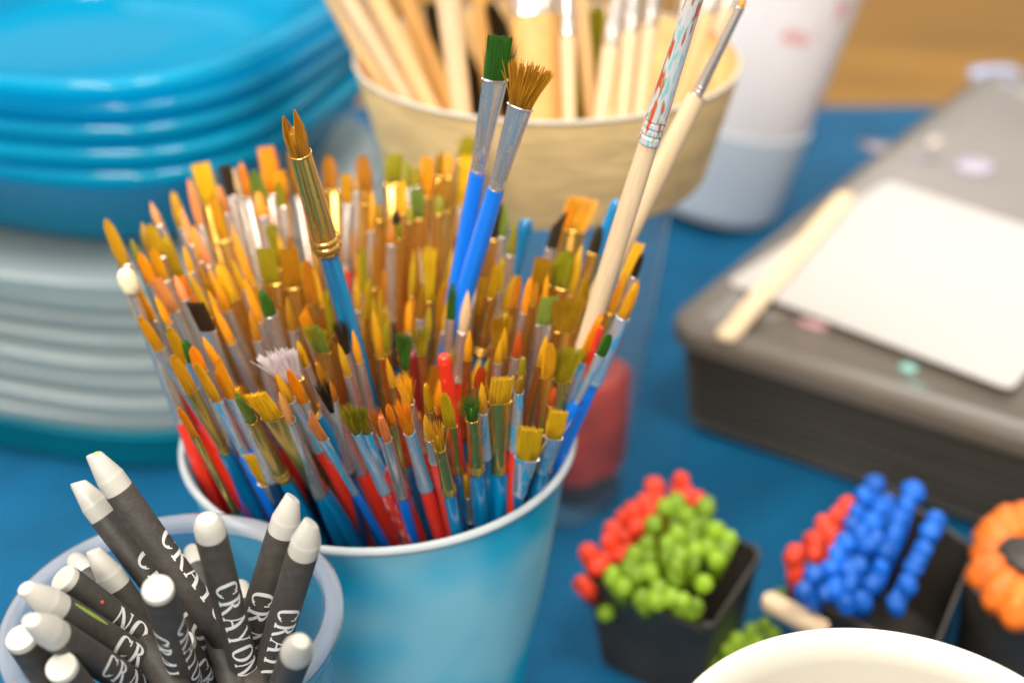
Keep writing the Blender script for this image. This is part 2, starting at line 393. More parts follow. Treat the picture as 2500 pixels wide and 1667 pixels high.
# block, tip x,y, bristle base x,y, mouth width, shape, bristle, ferrule, handle, (ferrule end x,y), extras
S = [
 ('A',150,800,275,1095,92,'L','g','s','R'), ('A',262,1110,305,1260,112,'K','k','s','R'), ('A',372,815,445,1000,85,'P','b','G','B'),
 ('A',435,685,500,830,58,'P','p','s','R'), ('A',420,835,520,1030,95,'L','g','s','R'), ('A',570,618,640,850,80,'R','g','s','R'),
 ('A',625,712,700,960,60,'P','p','s','R'), ('A',680,538,745,840,66,'R','p','s','R'), ('A',765,440,800,700,118,'F','y','G','B'),
 ('A',822,640,905,930,92,'L','o','G','B'), ('A',868,575,920,760,70,'R','p','s','R'), ('A',915,450,960,650,74,'F','d','s','N'),
 ('A',1010,430,1060,660,64,'R','o','s','R'), ('A',968,465,1010,660,44,'R','c','s','R'), ('A',1100,485,1150,740,110,'L','e','G','B'),
 ('A',1182,340,1205,650,100,'F','o','s','N'), ('A',1262,490,1275,700,80,'F','o','G','B'), ('A',1325,345,1380,660,72,'R','b','s','R'),
 ('A',1425,500,1440,700,90,'L','b','G','B'),
 ('A',1572,395,1580,620,115,'L','b','G','B'), ('A',1688,512,1686,700,68,'F','o','s','R',1680,1150), ('A',700,830,752,1060,58,'P','o','s','R'),
 ('A',720,850,815,1080,56,'P','p','s','U'), ('A',440,985,530,1190,90,'L','o','s','R'), ('A',305,915,380,1085,62,'P','v','G','B'),
 ('A',365,1015,455,1200,85,'L','o','s','R'), ('A',515,890,622,1160,92,'R','g','G','B'), ('A',335,1215,455,1440,78,'L','o','s','R',665,1900),
 ('A',475,1175,600,1380,92,'F','p','s','R'), ('A',462,1275,560,1455,58,'P','o','s','R'), ('A',590,1150,655,1300,66,'P','p','s','R'),
 ('A',842,1155,945,1375,60,'P','o','s','R'), ('A',955,1045,1050,1240,50,'P','o','s','R'), ('A',1030,1165,1160,1440,66,'P','o','s','R'),
 ('A',945,835,1115,1195,62,'P','o','s','R'), ('A',1160,985,1205,1210,132,'F','v','G','B'), ('A',1305,985,1345,1235,122,'F','b','G','B'),
 ('A',1415,1055,1480,1330,84,'L','b','G','B'), ('A',1150,1245,1205,1400,96,'R','n','s','R'), ('A',860,1085,960,1310,76,'R','y','G','B'),
 ('A',800,1240,880,1400,44,'P','o','s','R'), ('A',830,1330,985,1568,66,'P','o','s','R'), ('A',1395,1345,1465,1500,82,'A','o','s','R'),
 ('A',1068,1375,1115,1560,64,'P','b','s','R'), ('A',1300,1285,1345,1500,66,'P','b','s','R'), ('A',1640,1255,1708,1455,62,'P','r','G','B'),
 ('A',735,1330,795,1500,130,'F','d','s','N'), ('A',365,1420,470,1640,72,'L','o','s','R',790,2100), ('A',295,1245,390,1450,72,'L','y','s','R'),
 ('A',1480,1480,1520,1640,100,'Z','v','G','B'), ('A',640,960,700,1130,56,'P','o','s','R'), ('A',1120,620,1150,780,80,'R','o','s','R'),
 ('A',1245,560,1265,720,70,'L','v','s','R'), ('A',780,1180,840,1300,50,'R','b','s','R'),
 ('B',222,128,225,400,120,'L','b','s','R'), ('B',287,345,287,610,70,'P','o','s','R',268,1080), ('B',415,122,405,315,118,'F','v','G','B'),
 ('B',475,285,480,500,62,'R','y','G','B'), ('B',505,165,510,340,76,'R','v','s','R'), ('B',562,190,560,330,66,'R','v','s','R'),
 ('B',640,145,612,390,78,'F','o','s','R'), ('B',722,105,712,270,95,'R','b','G','B'), ('B',772,110,760,270,80,'R','o','s','R'),
 ('B',895,15,862,170,112,'F','v','G','B'), ('B',890,130,835,455,80,'F','y','s','R'), ('B',742,265,725,485,100,'L','b','G','B'),
 ('B',572,338,560,530,84,'F','e','G','B'), ('B',432,480,430,620,74,'R','d','s','N'), ('B',528,440,522,545,50,'P','v','G','B',505,1180),
 ('B',240,350,238,440,60,'R','b','G','B',215,970), ('B',180,260,178,360,56,'R','b','s','R'), ('B',412,560,410,690,62,'R','b','s','N',395,1190),
 ('B',455,560,450,650,50,'R','v','s','N'), ('B',715,380,705,500,72,'R','v','G','B'), ('B',330,430,325,540,66,'R','b','G','B'),
 ('B',650,690,640,1050,66,'S','y','s','R'), ('B',582,705,622,1010,22,'R','c','s','R'), ('B',868,648,826,830,66,'Z','d','s','U'),
 ('B',798,940,768,1165,66,'R','n','s','R'), ('B',902,980,862,1245,72,'P','c','s','R',825,1560), ('B',930,930,905,1100,44,'F','w','s','R'),
 ('B',1078,810,1045,1025,66,'R','o','G','B',972,1410), ('B',1118,775,1085,990,52,'R','y','s','R'), ('B',1092,430,1040,655,112,'L','d','G','B'),
 ('B',1138,445,1105,645,60,'R','e','s','N'), ('B',1215,900,1180,1090,68,'L','b','s','R'), ('B',1292,905,1240,1125,64,'R','o','s','R'),
 ('B',1412,875,1335,1240,60,'P','o','s','R'), ('B',1385,790,1305,1010,122,'F','b','s','R'), ('B',1502,465,1430,725,74,'A','d','s','N',1340,1020),
 ('B',1632,385,1578,610,120,'Z','g','G','N'), ('B',1548,440,1490,600,60,'L','o','s','R'), ('B',1742,575,1688,745,90,'R','d','G','B'),
 ('B',1618,690,1530,1000,80,'P','o','s','R'), ('B',1515,735,1465,960,150,'L','v','G','N'), ('B',1545,1030,1515,1250,130,'Z','b','G','B'),
 ('B',1405,1035,1390,1200,120,'F','e','s','B'), ('B',1982,688,1850,960,74,'F','y','s','R'), ('B',2012,750,1940,900,56,'R','d','s','R'),
 ('B',1988,925,1882,1155,80,'R','g','t','U',1690,1580), ('B',1895,890,1790,1125,72,'R','o','s','R'), ('B',1745,1125,1652,1440,76,'R','o','t','R',1480,1830),
 ('B',1808,1275,1762,1415,66,'L','n','t','U',1580,1720), ('B',1405,1268,1340,1460,60,'P','o','G','B'), ('B',1432,1330,1408,1550,98,'L','g','G','N'),
 ('B',1530,1345,1490,1565,130,'Z','v','s','B'), ('B',1232,1238,1190,1405,66,'P','r','s','R'), ('B',1118,1145,1062,1340,80,'Z','b','G','B'),
 ('B',1132,1218,1120,1400,52,'P','o','s','R'), ('B',1103,1295,1082,1445,56,'P','o','s','R'), ('B',902,1238,890,1420,58,'P','o','s','R'),
 ('B',478,1250,492,1490,58,'Z','n','G','R'), ('B',585,1218,606,1400,58,'Z','v','s','B'), ('B',1252,1405,1240,1515,58,'R','v','s','N'),
 ('B',290,1095,345,1405,72,'P','o','s','R'), ('B',70,1318,150,1522,56,'P','o','s','R'), ('B',155,1240,215,1440,56,'P','o','s','R'),
 ('B',65,1175,132,1380,60,'S','d','s','R'), ('B',378,1415,432,1590,52,'P','o','s','R'), ('B',1340,930,1300,1080,60,'R','b','s','R'),
 ('B',1195,560,1150,760,70,'R','v','s','N'), ('B',1000,620,985,800,60,'R','b','s','N'), ('B',1660,900,1600,1100,90,'R','b','G','N'),
 ('C',160,130,270,365,86,'L','o','t','R',505,865), ('C',185,310,312,535,84,'L','g','G','B',535,950), ('C',262,205,310,340,80,'R','n','s','R'),
 ('C',312,255,365,410,88,'L','o','s','R'), ('C',340,355,455,600,82,'L','g','t','U',655,955), ('C',370,185,505,345,64,'P','o','s','R'),
 ('C',435,300,552,585,96,'A','o','t','U',720,900), ('C',590,495,650,650,74,'R','o','s','R'), ('C',592,545,670,725,72,'R','e','G','B',900,1095),
 ('C',725,548,812,700,136,'F','y','G','B',1145,1195,'hero'), ('C',705,940,800,1115,140,'F','y','s','N',870,1230,'low'),
 ('C',835,275,1000,430,140,'Z','w','G','B',1130,690,'white'), ('C',835,415,938,590,62,'P','o','t','R',1120,900), ('C',930,400,1022,610,72,'L','o','s','R',1190,990),
 ('C',862,530,950,710,68,'P','p','s','R'), ('C',1030,650,1142,840,70,'A','p','t','U',1352,1185,'hero'), ('C',1118,460,1196,655,62,'S','d','s','R',1390,1045,'hero'),
 ('C',1195,460,1222,590,44,'P','b','s','R'), ('C',1275,620,1362,795,60,'S','v','t','P',1545,1170,'hero'), ('C',1345,625,1430,800,74,'Z','v','t','R',1530,1060),
 ('C',1468,648,1513,810,62,'S','b','t','R',1650,1160,'hero'), ('C',1508,675,1572,830,66,'R','p','s','R'), ('C',1635,588,1672,800,66,'S','o','t','R',1820,1150,'hero'),
 ('C',1645,430,1680,610,66,'S','y','s','R',1795,900), ('C',975,205,1055,360,60,'P','o','s','R'), ('C',1100,125,1142,280,126,'L','e','G','B'),
 ('C',1560,620,1600,740,60,'L','o','s','R'), ('C',225,640,330,820,60,'L','o','G','B'), ('C',1110,340,1180,500,66,'R','b','s','R'),
 ('D',500,352,532,515,66,'R','o','G','M'), ('D',482,545,512,705,52,'P','o','s','R',560,850), ('D',552,600,573,765,66,'S','g','G','B',650,1050,'hero'),
 ('D',620,420,640,625,82,'L','y','G','B',700,920,'hero'), ('D',780,445,793,570,76,'S','n','G','B',826,915,'hero'), ('D',852,340,858,535,60,'P','o','t','B',878,820),
 ('D',845,250,830,375,80,'L','r','G','N'), ('D',968,318,965,468,138,'F','g','G','B',966,930,'hero'), ('D',1095,305,1092,402,56,'R','b','t','R',1078,775,'hero'),
 ('D',1315,375,1300,485,60,'P','r','G','N',1250,790), ('D',1185,640,1180,835,140,'F','y','t','B',1160,1060), ('D',1360,530,1335,705,110,'F','y','t','B',1285,940),
 ('D',738,855,760,1065,60,'V','g','s','N',805,1210,'low'), ('D',470,150,480,170,10,'R','v','s','R'),
]
ROLL = {}
def zdef(py):   # tips sit a little higher at the back of the cup
    return 0.150+(1000-py)/700*0.014
recs = []
for s in S:
    if s[5] <= 12: continue
    x0, y0 = BLK[s[0]]
    cv = lambda x, y: (x0+x/ZS, y0+y/ZS)
    tx, ty = cv(s[1], s[2]); fx, fy = cv(s[3], s[4])
    hx = hy = None; flag = ''
    if len(s) > 10:
        hx, hy = cv(s[10], s[11])
        if len(s) > 12: flag = s[12]
    ax, ay = (hx, hy) if hx else (fx+(fx-tx)*0.6, fy+(fy-ty)*0.6)
    if not hx:   # blend measured lean with the fan of the bundle
        fanx, fany = 1105+(tx-1105)*0.30, 1900
        d1 = Vector((ax-tx, ay-ty)).normalized(); d2 = Vector((fanx-tx, fany-ty)).normalized(); d = d1*0.5+d2*0.5
        ax, ay = tx+d.x*300, ty+d.y*300
    zd = zdef(ty)
    if flag == 'low': zd = 0.127
    T, B = solve(tx, ty, ax, ay, zd, 0.003 if flag == 'low' else 0.010)
    L = (T-B).length; sb = along(B, T, fx, fy)
    D = proj(B+(T-B)*(sb/L))[2]
    w = s[5]/ZS*D/FX*(1.10 if hx else 1.0)
    sf = along(B, T, hx, hy) if hx else sb-random.uniform(0.025, 0.031)*(1.0 if s[5] < 100 else 1.1)-(0.005 if tx < 560 else 0)
    if not hx:
        zb_ = B.z+(T.z-B.z)*sb/L; need = (zb_-0.121)/((T.z-B.z)/L)
        sf = min(sf, sb-min(0.040, need))
    if sb-sf < 0.006: sf = sb-0.012
    shape = s[6]; roll = random.uniform(-0.35, 0.35) if shape in 'FLAZ' else random.uniform(0, 6)
    if flag: roll = random.uniform(-0.1, 0.1)
    han = s[9]
    if not hx and han == 'R': han = random.choice('RRRBNUNB')
    fer = s[8]
    if not hx and fer == 's' and tx > 800 and random.random() < 0.4: fer = 'G'; han = 'B'
    root = build_brush(B, T, sb, sf, w, shape, s[7], fer, han, roll, rh=None if flag else min(0.0017, w/2*1.2))
    recs.append(dict(o=root, p=(tx, ty), shape=shape, tip=s[7], fer=fer, han=han, flag=flag, seen=hx is not None))

# filler brushes standing lower between the others
rg = random.Random(5)
for i in range(118):
    a = rg.uniform(0, 2*PI); r = 0.036*math.sqrt(rg.random())
    E = CC+Vector((math.cos(a), math.sin(a), 0))*r
    zt = rg.uniform(0.120, 0.134)+(0.021 if math.sin(a)*r > -0.004 else 0.007); lean = 1.2
    if math.sin(a)*r < -0.020: continue
    T = CC+(E-CC)*lean+Vector((-0.006, 0, 0)); T.z = zt
    B = CC-(E-CC)*0.2; B.z = 0.006
    shape = rg.choice('PPPRLF'); tip = rg.choice('ogggbbbv'); fer = rg.choice('sGG')
    w = rg.uniform(0.0017, 0.0030); L = (T-B).length; sb = L-rg.uniform(0.009, 0.014); sf = sb-0.026
    han = rg.choice('RBN') if fer != 'G' else 'B'
    root = build_brush(B, T, sb, sf, w, shape, tip, fer, han, rg.uniform(0, 6) if shape in 'PR' else rg.uniform(-0.6, 0.6))
    q = proj(T); recs.append(dict(o=root, p=(q[0], q[1]), shape=shape, tip=tip, fer=fer, han=han, flag='', seen=False))

# tall brushes
def tall(tx, ty, D, fx, fy, hx, hy, w, shape, tip, fer, han, label, roll=0, rh=None, var=0, bw=1.0, hd=None, back=0.0):
    T = at_D(tx, ty, D); n = (T-EYE).cross(ray(*(hd or (hx, hy)))); zb = 0.006
    k = n.dot(EYE)-n.z*zb; nn = n.x**2+n.y**2; t = Vector((T.x-CC.x, T.y-CC.y, 0)); pref = CC-t*0.3+Vector((0, back, 0))
    s0 = (k-n.x*pref.x-n.y*pref.y)/nn; P = Vector((pref.x+n.x*s0, pref.y+n.y*s0, 0)); off = P-CC
    if off.length > CB-0.004: P = CC+off.normalized()*(CB-0.004)
    B = Vector((P.x, P.y, zb)); L = (T-B).length; sb = along(B, T, fx, fy); sf = along(B, T, hx, hy)
    D2 = proj(B+(T-B)*(sb/L))[2]
    root = build_brush(B, T, sb, sf, w*D2/FX*1.08, shape, tip, fer, han, roll, rh, var, bw)
    tagit(root, label, 'paintbrush', 'paintbrushes in the frosted cup')
    return root
tall(703, 270, 0.292, 738, 372, 800, 612, 50, 'V', 'b', 'G', 'B', 'tall gold-ferruled brush with forked orange tip and blue handle, rising above the left half', 0.0, rh=0.0022, back=0.004)
tall(1228, 90, 0.306, 1212, 192, 1165, 422, 58, 'F', 'n', 's', 'U', 'tall silver-ferruled flat brush with green-stained bristles and bright blue handle', 0.15, rh=0.0020, back=0.03)
tall(1302, 152, 0.298, 1262, 255, 1197, 462, 58, 'Z', 'b', 's', 'U', 'tall silver-ferruled flat brush with rusty splayed bristles, right of the green-stained one', -0.2, rh=0.0021, back=0.03)
w1 = tall(1712, -55, 0.282, 1700, -25, 1596, 352, 40, 'R', 'r', 'q', 'W', 'tall pale wooden brush with paint-streaked ferrule, nearest of the two at right', 0, rh=0.0022, hd=(1420, 866))
w2 = tall(1822, -10, 0.325, 1814, 22, 1682, 240, 20, 'P', 'p', 's', 'W', 'tall pale wooden brush with slim silver ferrule, behind the paint-streaked one', 0, rh=0.0024, hd=(1400, 840))
# handle-up brushes
def handle_up(tx, ty, ax, ay, zd, w, han, label, name='paintbrush'):
    T, B = solve(tx, ty, ax, ay, zd, 0.006)
    root = empty(name); root.matrix_world = orient(B, T, 0)
    D = proj(T)[2]; r = w/2*D/FX
    h = link('handle', handle_mesh(han, 'up'), root, (0, 0, 0.03)); h.scale = (r, r, (T-B).length-0.03)
    f = link('ferrule', ferrule_mesh('round', 's'), root, (0, 0, 0.03)); f.rotation_euler = (PI, 0, 0); f.scale = (r*0.6, r*0.6, 0.02)
    b = link('bristles', bristle_mesh('P', 0, 'o'), root, (0, 0, 0.0105)); b.rotation_euler = (PI, 0, 0); b.scale = (r*.5, r*.5, 0.009)
    tagit(root, label, 'paintbrush', 'paintbrushes in the frosted cup')
    return root
handle_up(1083, 868, 1135, 1120, 0.152, 36, 'R', 'upside-down brush with thick round red handle end showing, middle of the front')
handle_up(1287, 535, 1245, 700, 0.156, 37, 'B', 'upside-down brush with rounded pearly blue handle end, right of the twin tall flat brushes')
handle_up(1510, 488, 1465, 610, 0.165, 34, 'B', 'upside-down brush with blue handle end, half hidden behind the tall wooden brush')
handle_up(1467, 798, 1440, 930, 0.156, 17, 'R', 'thin upside-down brush with red handle tip at the right edge of the cup')
handle_up(1005, 860, 1020, 1000, 0.138, 30, 'M', 'upside-down dark red handle low between the brushes, left of the bright red handle end')
handle_up(1130, 690, 1080, 860, 0.145, 28, 'U', 'upside-down bright blue handle left of the cream pointed brush')

# labels: look first, then nearest landmark, then order among twins
SHN = {'P': 'pointed', 'R': 'round', 'F': 'flat', 'L': 'rounded flat', 'A': 'slanted', 'S': 'splayed', 'Z': 'fanned worn', 'K': 'ball-tipped', 'V': 'forked'}
HAN = {'R': 'red', 'P': 'paint-splashed red', 'B': 'dark blue', 'U': 'bright blue', 'N': 'navy', 'W': 'wooden', 'M': 'maroon'}
LM = [('the forked tall brush', (745, 480)), ('the twin tall flat brushes', (1180, 520)), ('the red handle end', (1090, 900)), ('the white fanned brush', (700, 890)),
      ('the blue handle end', (1280, 600)), ('the tall wooden brushes', (1450, 750)), ("the cup's front rim", (1000, 1250)), ("the cup's left rim", (450, 1100)),
      ("the cup's right rim", (1400, 1070)), ('the pale ball tip', (305, 680)), ('the wide gold flat brush', (1218, 950)), ('the yellow fan brush', (640, 990)), ('the kraft tub', (1000, 330)), ('the blue tubs', (560, 380))]
groups = {}
for r in recs:
    best = min(LM, key=lambda l: math.hypot(l[1][0]-r['p'][0], l[1][1]-r['p'][1]))
    dx, dy = r['p'][0]-best[1][0], r['p'][1]-best[1][1]
    if 'rim' in best[0]: d = 'near'
    elif best[0] in ('the kraft tub', 'the blue tubs'): d = 'in front of'
    elif abs(dx) > abs(dy): d = 'left of' if dx < 0 else 'right of'
    else: d = 'behind' if dy < 0 else 'in front of'
    look = f"{TIPN[r['tip']]} {SHN[r['shape']]} brush"
    mid = f"{FERN[r['fer']]} ferrule" if not r['seen'] else f"{FERN[r['fer']]} ferrule, {HAN[r['han']]} handle"
    r['lab'] = f"{look}, {mid}, {d} {best[0]}"
    if r['flag'] == 'white': r['lab'] = 'white fanned worn brush, gold ferrule, bristles spread wide at left of centre'
    if r['shape'] == 'K': r['lab'] = 'brush with pale yellow ball tip at the far left edge of the cup'
    groups.setdefault(r['lab'], []).append(r)
ORD = ['leftmost', 'second', 'third', 'fourth', 'fifth', 'sixth', 'seventh', 'eighth', 'ninth']
for lab, rs in groups.items():
    rs.sort(key=lambda r: r['p'][0])
    for i, r in enumerate(rs):
        l_ = lab
        if len(rs) > 1:
            if i == len(rs)-1: l_ = 'rightmost '+lab
            else: l_ = (ORD[i]+(' from left, ' if i else ' ')+lab)
        words_ = l_.split()
        if len(words_) > 16: l_ = l_.replace('the ', '').replace(' from left,', ' from left')
        tagit(r['o'], l_, 'paintbrush', 'paintbrushes in the frosted cup')

# ------------------------------------------------------------------ brush cup
def patchy(name):
    m, n, l, b = nt(name)
    tcn = n.new('ShaderNodeTexCoord'); no = n.new('ShaderNodeTexNoise'); no.inputs['Scale'].default_value = 22; no.inputs['Detail'].default_value = 2
    l.new(tcn.outputs['Object'], no.inputs['Vector'])
    cr = n.new('ShaderNodeValToRGB'); l.new(no.outputs['Fac'], cr.inputs[0])
    cr.color_ramp.elements[0].position = 0.42; cr.color_ramp.elements[0].color = (0.26, 0.62, 0.74, 1)
    cr.color_ramp.elements[1].position = 0.60; cr.color_ramp.elements[1].color = (0.0, 0.46, 0.70, 1)
    l.new(cr.outputs[0], b.inputs['Base Color']); b.inputs['Roughness'].default_value = 0.45
    tr = n.new('ShaderNodeBsdfTranslucent'); l.new(cr.outputs[0], tr.inputs[0]); mx = n.new('ShaderNodeMixShader'); mx.inputs[0].default_value = 0.2
    l.new(b.outputs[0], mx.inputs[1]); l.new(tr.outputs[0], mx.inputs[2]); l.new(mx.outputs[0], n['Material Output'].inputs[0])
    return m
cup = empty('brush_cup', CC)
tagit(cup, 'frosted pale blue plastic cup with white rolled rim, packed full of paintbrushes', 'cup')
wall = link('cup_wall', lathe('cup_wall', [(CB-0.002, 0.001), (CB, 0.0), (CB+0.0005, 0.002), (CR-0.0012, CZ-0.002), (CR-0.002, CZ-0.002), (CB-0.0008, 0.003), (CB-0.004, 0.003)], patchy('frosted_blue_plastic'), 96), cup)
rimprof = [(CR-0.0002+0.0010*math.cos(a), CZ-0.0006+0.0012*math.sin(a)) for a in [2*PI*i/12 for i in range(13)]]
link('cup_rim', lathe('cup_rim', rimprof, mat('white_rim_plastic', (0.60, 0.65, 0.65), 0.35, trans=0.3), 96, False, False), cup)

# ------------------------------------------------------------------ table, floor
def sheet(name, x0, x1, y0, y1, z, m, nx=1, ny=1, fz=None):
    bm = bmesh.new(); g = [[bm.verts.new((x0+(x1-x0)*i/nx, y0+(y1-y0)*j/ny, z+(fz(x0+(x1-x0)*i/nx, y0+(y1-y0)*j/ny) if fz else 0))) for i in range(nx+1)] for j in range(ny+1)]
    for j in range(ny):
        for i in range(nx): bm.faces.new((g[j][i], g[j][i+1], g[j+1][i+1], g[j+1][i]))
    return link(name, from_bm(bm, name, m))
cloth_m = mat('blue_table_cloth', (0.0, 0.082, 0.18), 0.75, spec=0.25, vary=0.16, nscale=30, bump=0.4, bscale=700)
tb = sheet('table_top', -0.75, 1.2, -0.25, 0.86, 0, cloth_m, 90, 60, lambda x, y: 0.0012*math.sin(x*31+y*12)*math.sin(y*23-x*9)+0.0006*math.sin(x*67-y*41)); tagit(tb, None, None, kind='structure')
bm = bmesh.new(); bmesh.ops.create_cube(bm, size=1.0)
for v in bm.verts: v.co = Vector((0.225+v.co.x*1.95, 0.305+v.co.y*1.11, -0.13+v.co.z*0.255))
sk = link('table_skirt', from_bm(bm, 'table_skirt', cloth_m, False)); tagit(sk, None, None, kind='structure')
fl = sheet('floor', -6, 6, -2, 9, -0.75, mat('honey_wood_floor', (0.50, 0.24, 0.03), 0.5, vary=0.25, nscale=1.5, stretch=(1, 6, 1))); tagit(fl, None, None, kind='structure')

# ------------------------------------------------------------------ crayons in their cup
KC = Vector((-0.0704, 0.2312, 0)); KR, KZ, KB = 0.0346, 0.115, 0.0245
ccup = empty('crayon_cup', KC); tagit(ccup, 'clear plastic cup with broad milky rim holding black-wrapped crayons', 'cup')
link('cup_wall', lathe('crayon_cup_wall', [(KB-0.003, 0.0006), (KB, 0.0006), (KB+0.0004, 0.002), (KR-0.0022, KZ-0.009), (KR-0.0012, KZ-0.008), (KR-0.0008, KZ-0.001)], clear('clear_cup_plastic', (0.96, 0.98, 0.99), 0.08, 0.12, body=(0.62, 0.72, 0.78)), 96, True, False), ccup)
rimprof = [(KR-0.0036, KZ-0.0030), (KR-0.0034, KZ-0.0008), (KR-0.0026, KZ-0.0001), (KR-0.0010, KZ+0.0001), (KR+0.0002, KZ-0.0003), (KR+0.0007, KZ-0.0013), (KR+0.0006, KZ-0.0030), (KR-0.0002, KZ-0.0040)]
link('cup_rim', lathe('crayon_cup_rim', rimprof, clear('milky_rim_plastic', (0.90, 0.94, 0.97), 0.42, 0.35, body=(0.80, 0.78, 0.80), fres=0.06), 96, False, False), ccup)

CRr = 0.0031
wax_m = mat('white_wax', (0.62, 0.59, 0.51), 0.38, vary=0.05, nscale=300, trans=0.25)
wrap_m = mat('black_paper_wrapper', (0.048, 0.041, 0.033), 0.55, vary=0.2, nscale=500, bump=0.12, bscale=1500)
ink_m = mat('white_ink', (0.72, 0.70, 0.66), 0.6)
def wax_mesh(kind, chis):
    key = ('wax', kind, chis)
    if key in CACHE: return CACHE[key]
    bm = bmesh.new(); r = CRr*0.955
    if kind == 'P': prof = [(r, -0.010), (r, 0.0), (r, 0.0030), (r*0.985, 0.0034), (r*0.94, 0.0037), (r*0.93, 0.0040), (r*0.56, 0.0092), (r*0.50, 0.0096), (r*0.3, 0.0097)]
    elif kind == 'D': prof = [(r, -0.010), (r, 0.0), (r, 0.0020), (r*0.92, 0.0030), (r*0.86, 0.0036), (r*0.66, 0.0044), (r*0.4, 0.0046)]
    elif kind == 'M': prof = [(r, -0.010), (r, 0.0), (r, 0.0026), (r*0.93, 0.0032), (r*0.80, 0.0050), (r*0.64, 0.0066), (r*0.48, 0.0072), (r*0.2, 0.0073)]
    else: prof = [(r, -0.010), (r, 0.0), (r, 0.0009), (r*0.96, 0.0013), (r*0.5, 0.00135)]
    rings = []
    for q, z in prof:
        rings.append([(q*math.cos(a), q*math.sin(a), z-(max(0, z-0.0045)*chis*0.55*(0.5+0.8*q/r*math.cos(a-0.6)))) for a in [2*PI*i/28 for i in range(28)]])
    loft(bm, rings)
    me = from_bm(bm, 'wax_stick', wax_m, True, 24); CACHE[key] = me
    return me
def wrap_mesh(L):
    bm = bmesh.new(); r = CRr
    loft(bm, lathe_rings([(r*0.9, -L), (r, -L+0.0003), (r, -L*0.5), (r, -0.0002), (r*0.985, 0), (r*0.93, -0.0001)], 32))
    return from_bm(bm, 'paper_wrapper', wrap_m, True, 40)
# Roman capitals drawn as strokes; each stroke is a strip of (left, right) point pairs
def bar(x0, y0, x1, y1, t0, t1=None, n=6, hor=False):
    t1 = t1 or t0; out = []
    for i in range(n+1):
        s = i/n; x, y, t = x0+(x1-x0)*s, y0+(y1-y0)*s, t0+(t1-t0)*s
        out.append(((x-t/2, y), (x+t/2, y)) if not hor else ((x, y-t/2), (x, y+t/2)))
    return out
def ring(cx, cy, rx, ry, a0, a1, tx, ty, n=22):
    out = []
    for i in range(n+1):
        a = math.radians(a0+(a1-a0)*i/n); c, s = math.cos(a), math.sin(a)
        out.append(((cx+rx*c, cy+ry*s), (cx+(rx-tx)*c, cy+(ry-ty)*s)))
    return out
def serif(x, y, w=0.30): return bar(x-w/2, y, x+w/2, y, 0.075, hor=True)
GL = {'C': [ring(.52, .5, .48, .52, 42, 318, .23, .09), bar(.84, .66, .90, .95, .08), bar(.84, .16, .90, .26, .07)],
      'R': [bar(.20, 0, .20, 1, .20), serif(.20, .02, .34), serif(.16, .98, .26), ring(.24, .74, .42, .26, -90, 90, .20, .08), bar(.42, .5, .84, .03, .22), serif(.88, .02, .2)],
      'A': [bar(.12, 0, .48, 1.02, .09), bar(.84, 0, .48, 1.02, .23), bar(.26, .34, .72, .34, .075, hor=True), serif(.12, .02, .26), serif(.86, .02, .30)],
      'Y': [bar(.14, 1, .50, .45, .21), bar(.86, 1, .52, .45, .09), bar(.50, 0, .50, .48, .20), serif(.50, .02, .34), serif(.14, .98, .28), serif(.86, .98, .22)],
      'O': [ring(.5, .5, .50, .53, 0, 360, .23, .09, 40)],
      'N': [bar(.14, 0, .14, 1, .09), bar(.86, 0, .86, 1, .09), bar(.14, 1, .84, 0, .22), serif(.14, .02, .24), serif(.10, .98, .24), serif(.86, .98, .24)]}
def text_mesh(start, phi, flip=False, h=0.0046, adv=0.0048, gw=0.0043, maxl=0.075):
    bm = bmesh.new(); layer = 0
    for li, ch in enumerate('CRAYON'):
        for st in GL[ch]:
            layer += 1; r = CRr+0.00003+0.000006*(layer % 5)
            prev = None
            for (a, b) in st:
                vs = []
                for k in range(5):
                    s = k/4; x = a[0]+(b[0]-a[0])*s; y = a[1]+(b[1]-a[1])*s
                    along_ = li*adv+x*gw
                    if not flip: z = -start-along_; th = phi+(y-0.5)*h/CRr
                    else: z = -(start+5*adv+gw)+along_; th = phi-(y-0.5)*h/CRr
                    vs.append(bm.verts.new((r*math.cos(th), r*math.sin(th), z)))
                if prev:
                    for k in range(4): bm.faces.new((prev[k], prev[k+1], vs[k+1], vs[k]))
                prev = vs
    bmesh.ops.recalc_face_normals(bm, faces=bm.faces)
    for f in bm.faces:   # point outward
        c = f.calc_center_median(); 
        if f.normal.dot(Vector((c.x, c.y, 0))) < 0: f.normal_flip()
    return from_bm(bm, 'lettering', ink_m, True)
EZ = 2.583
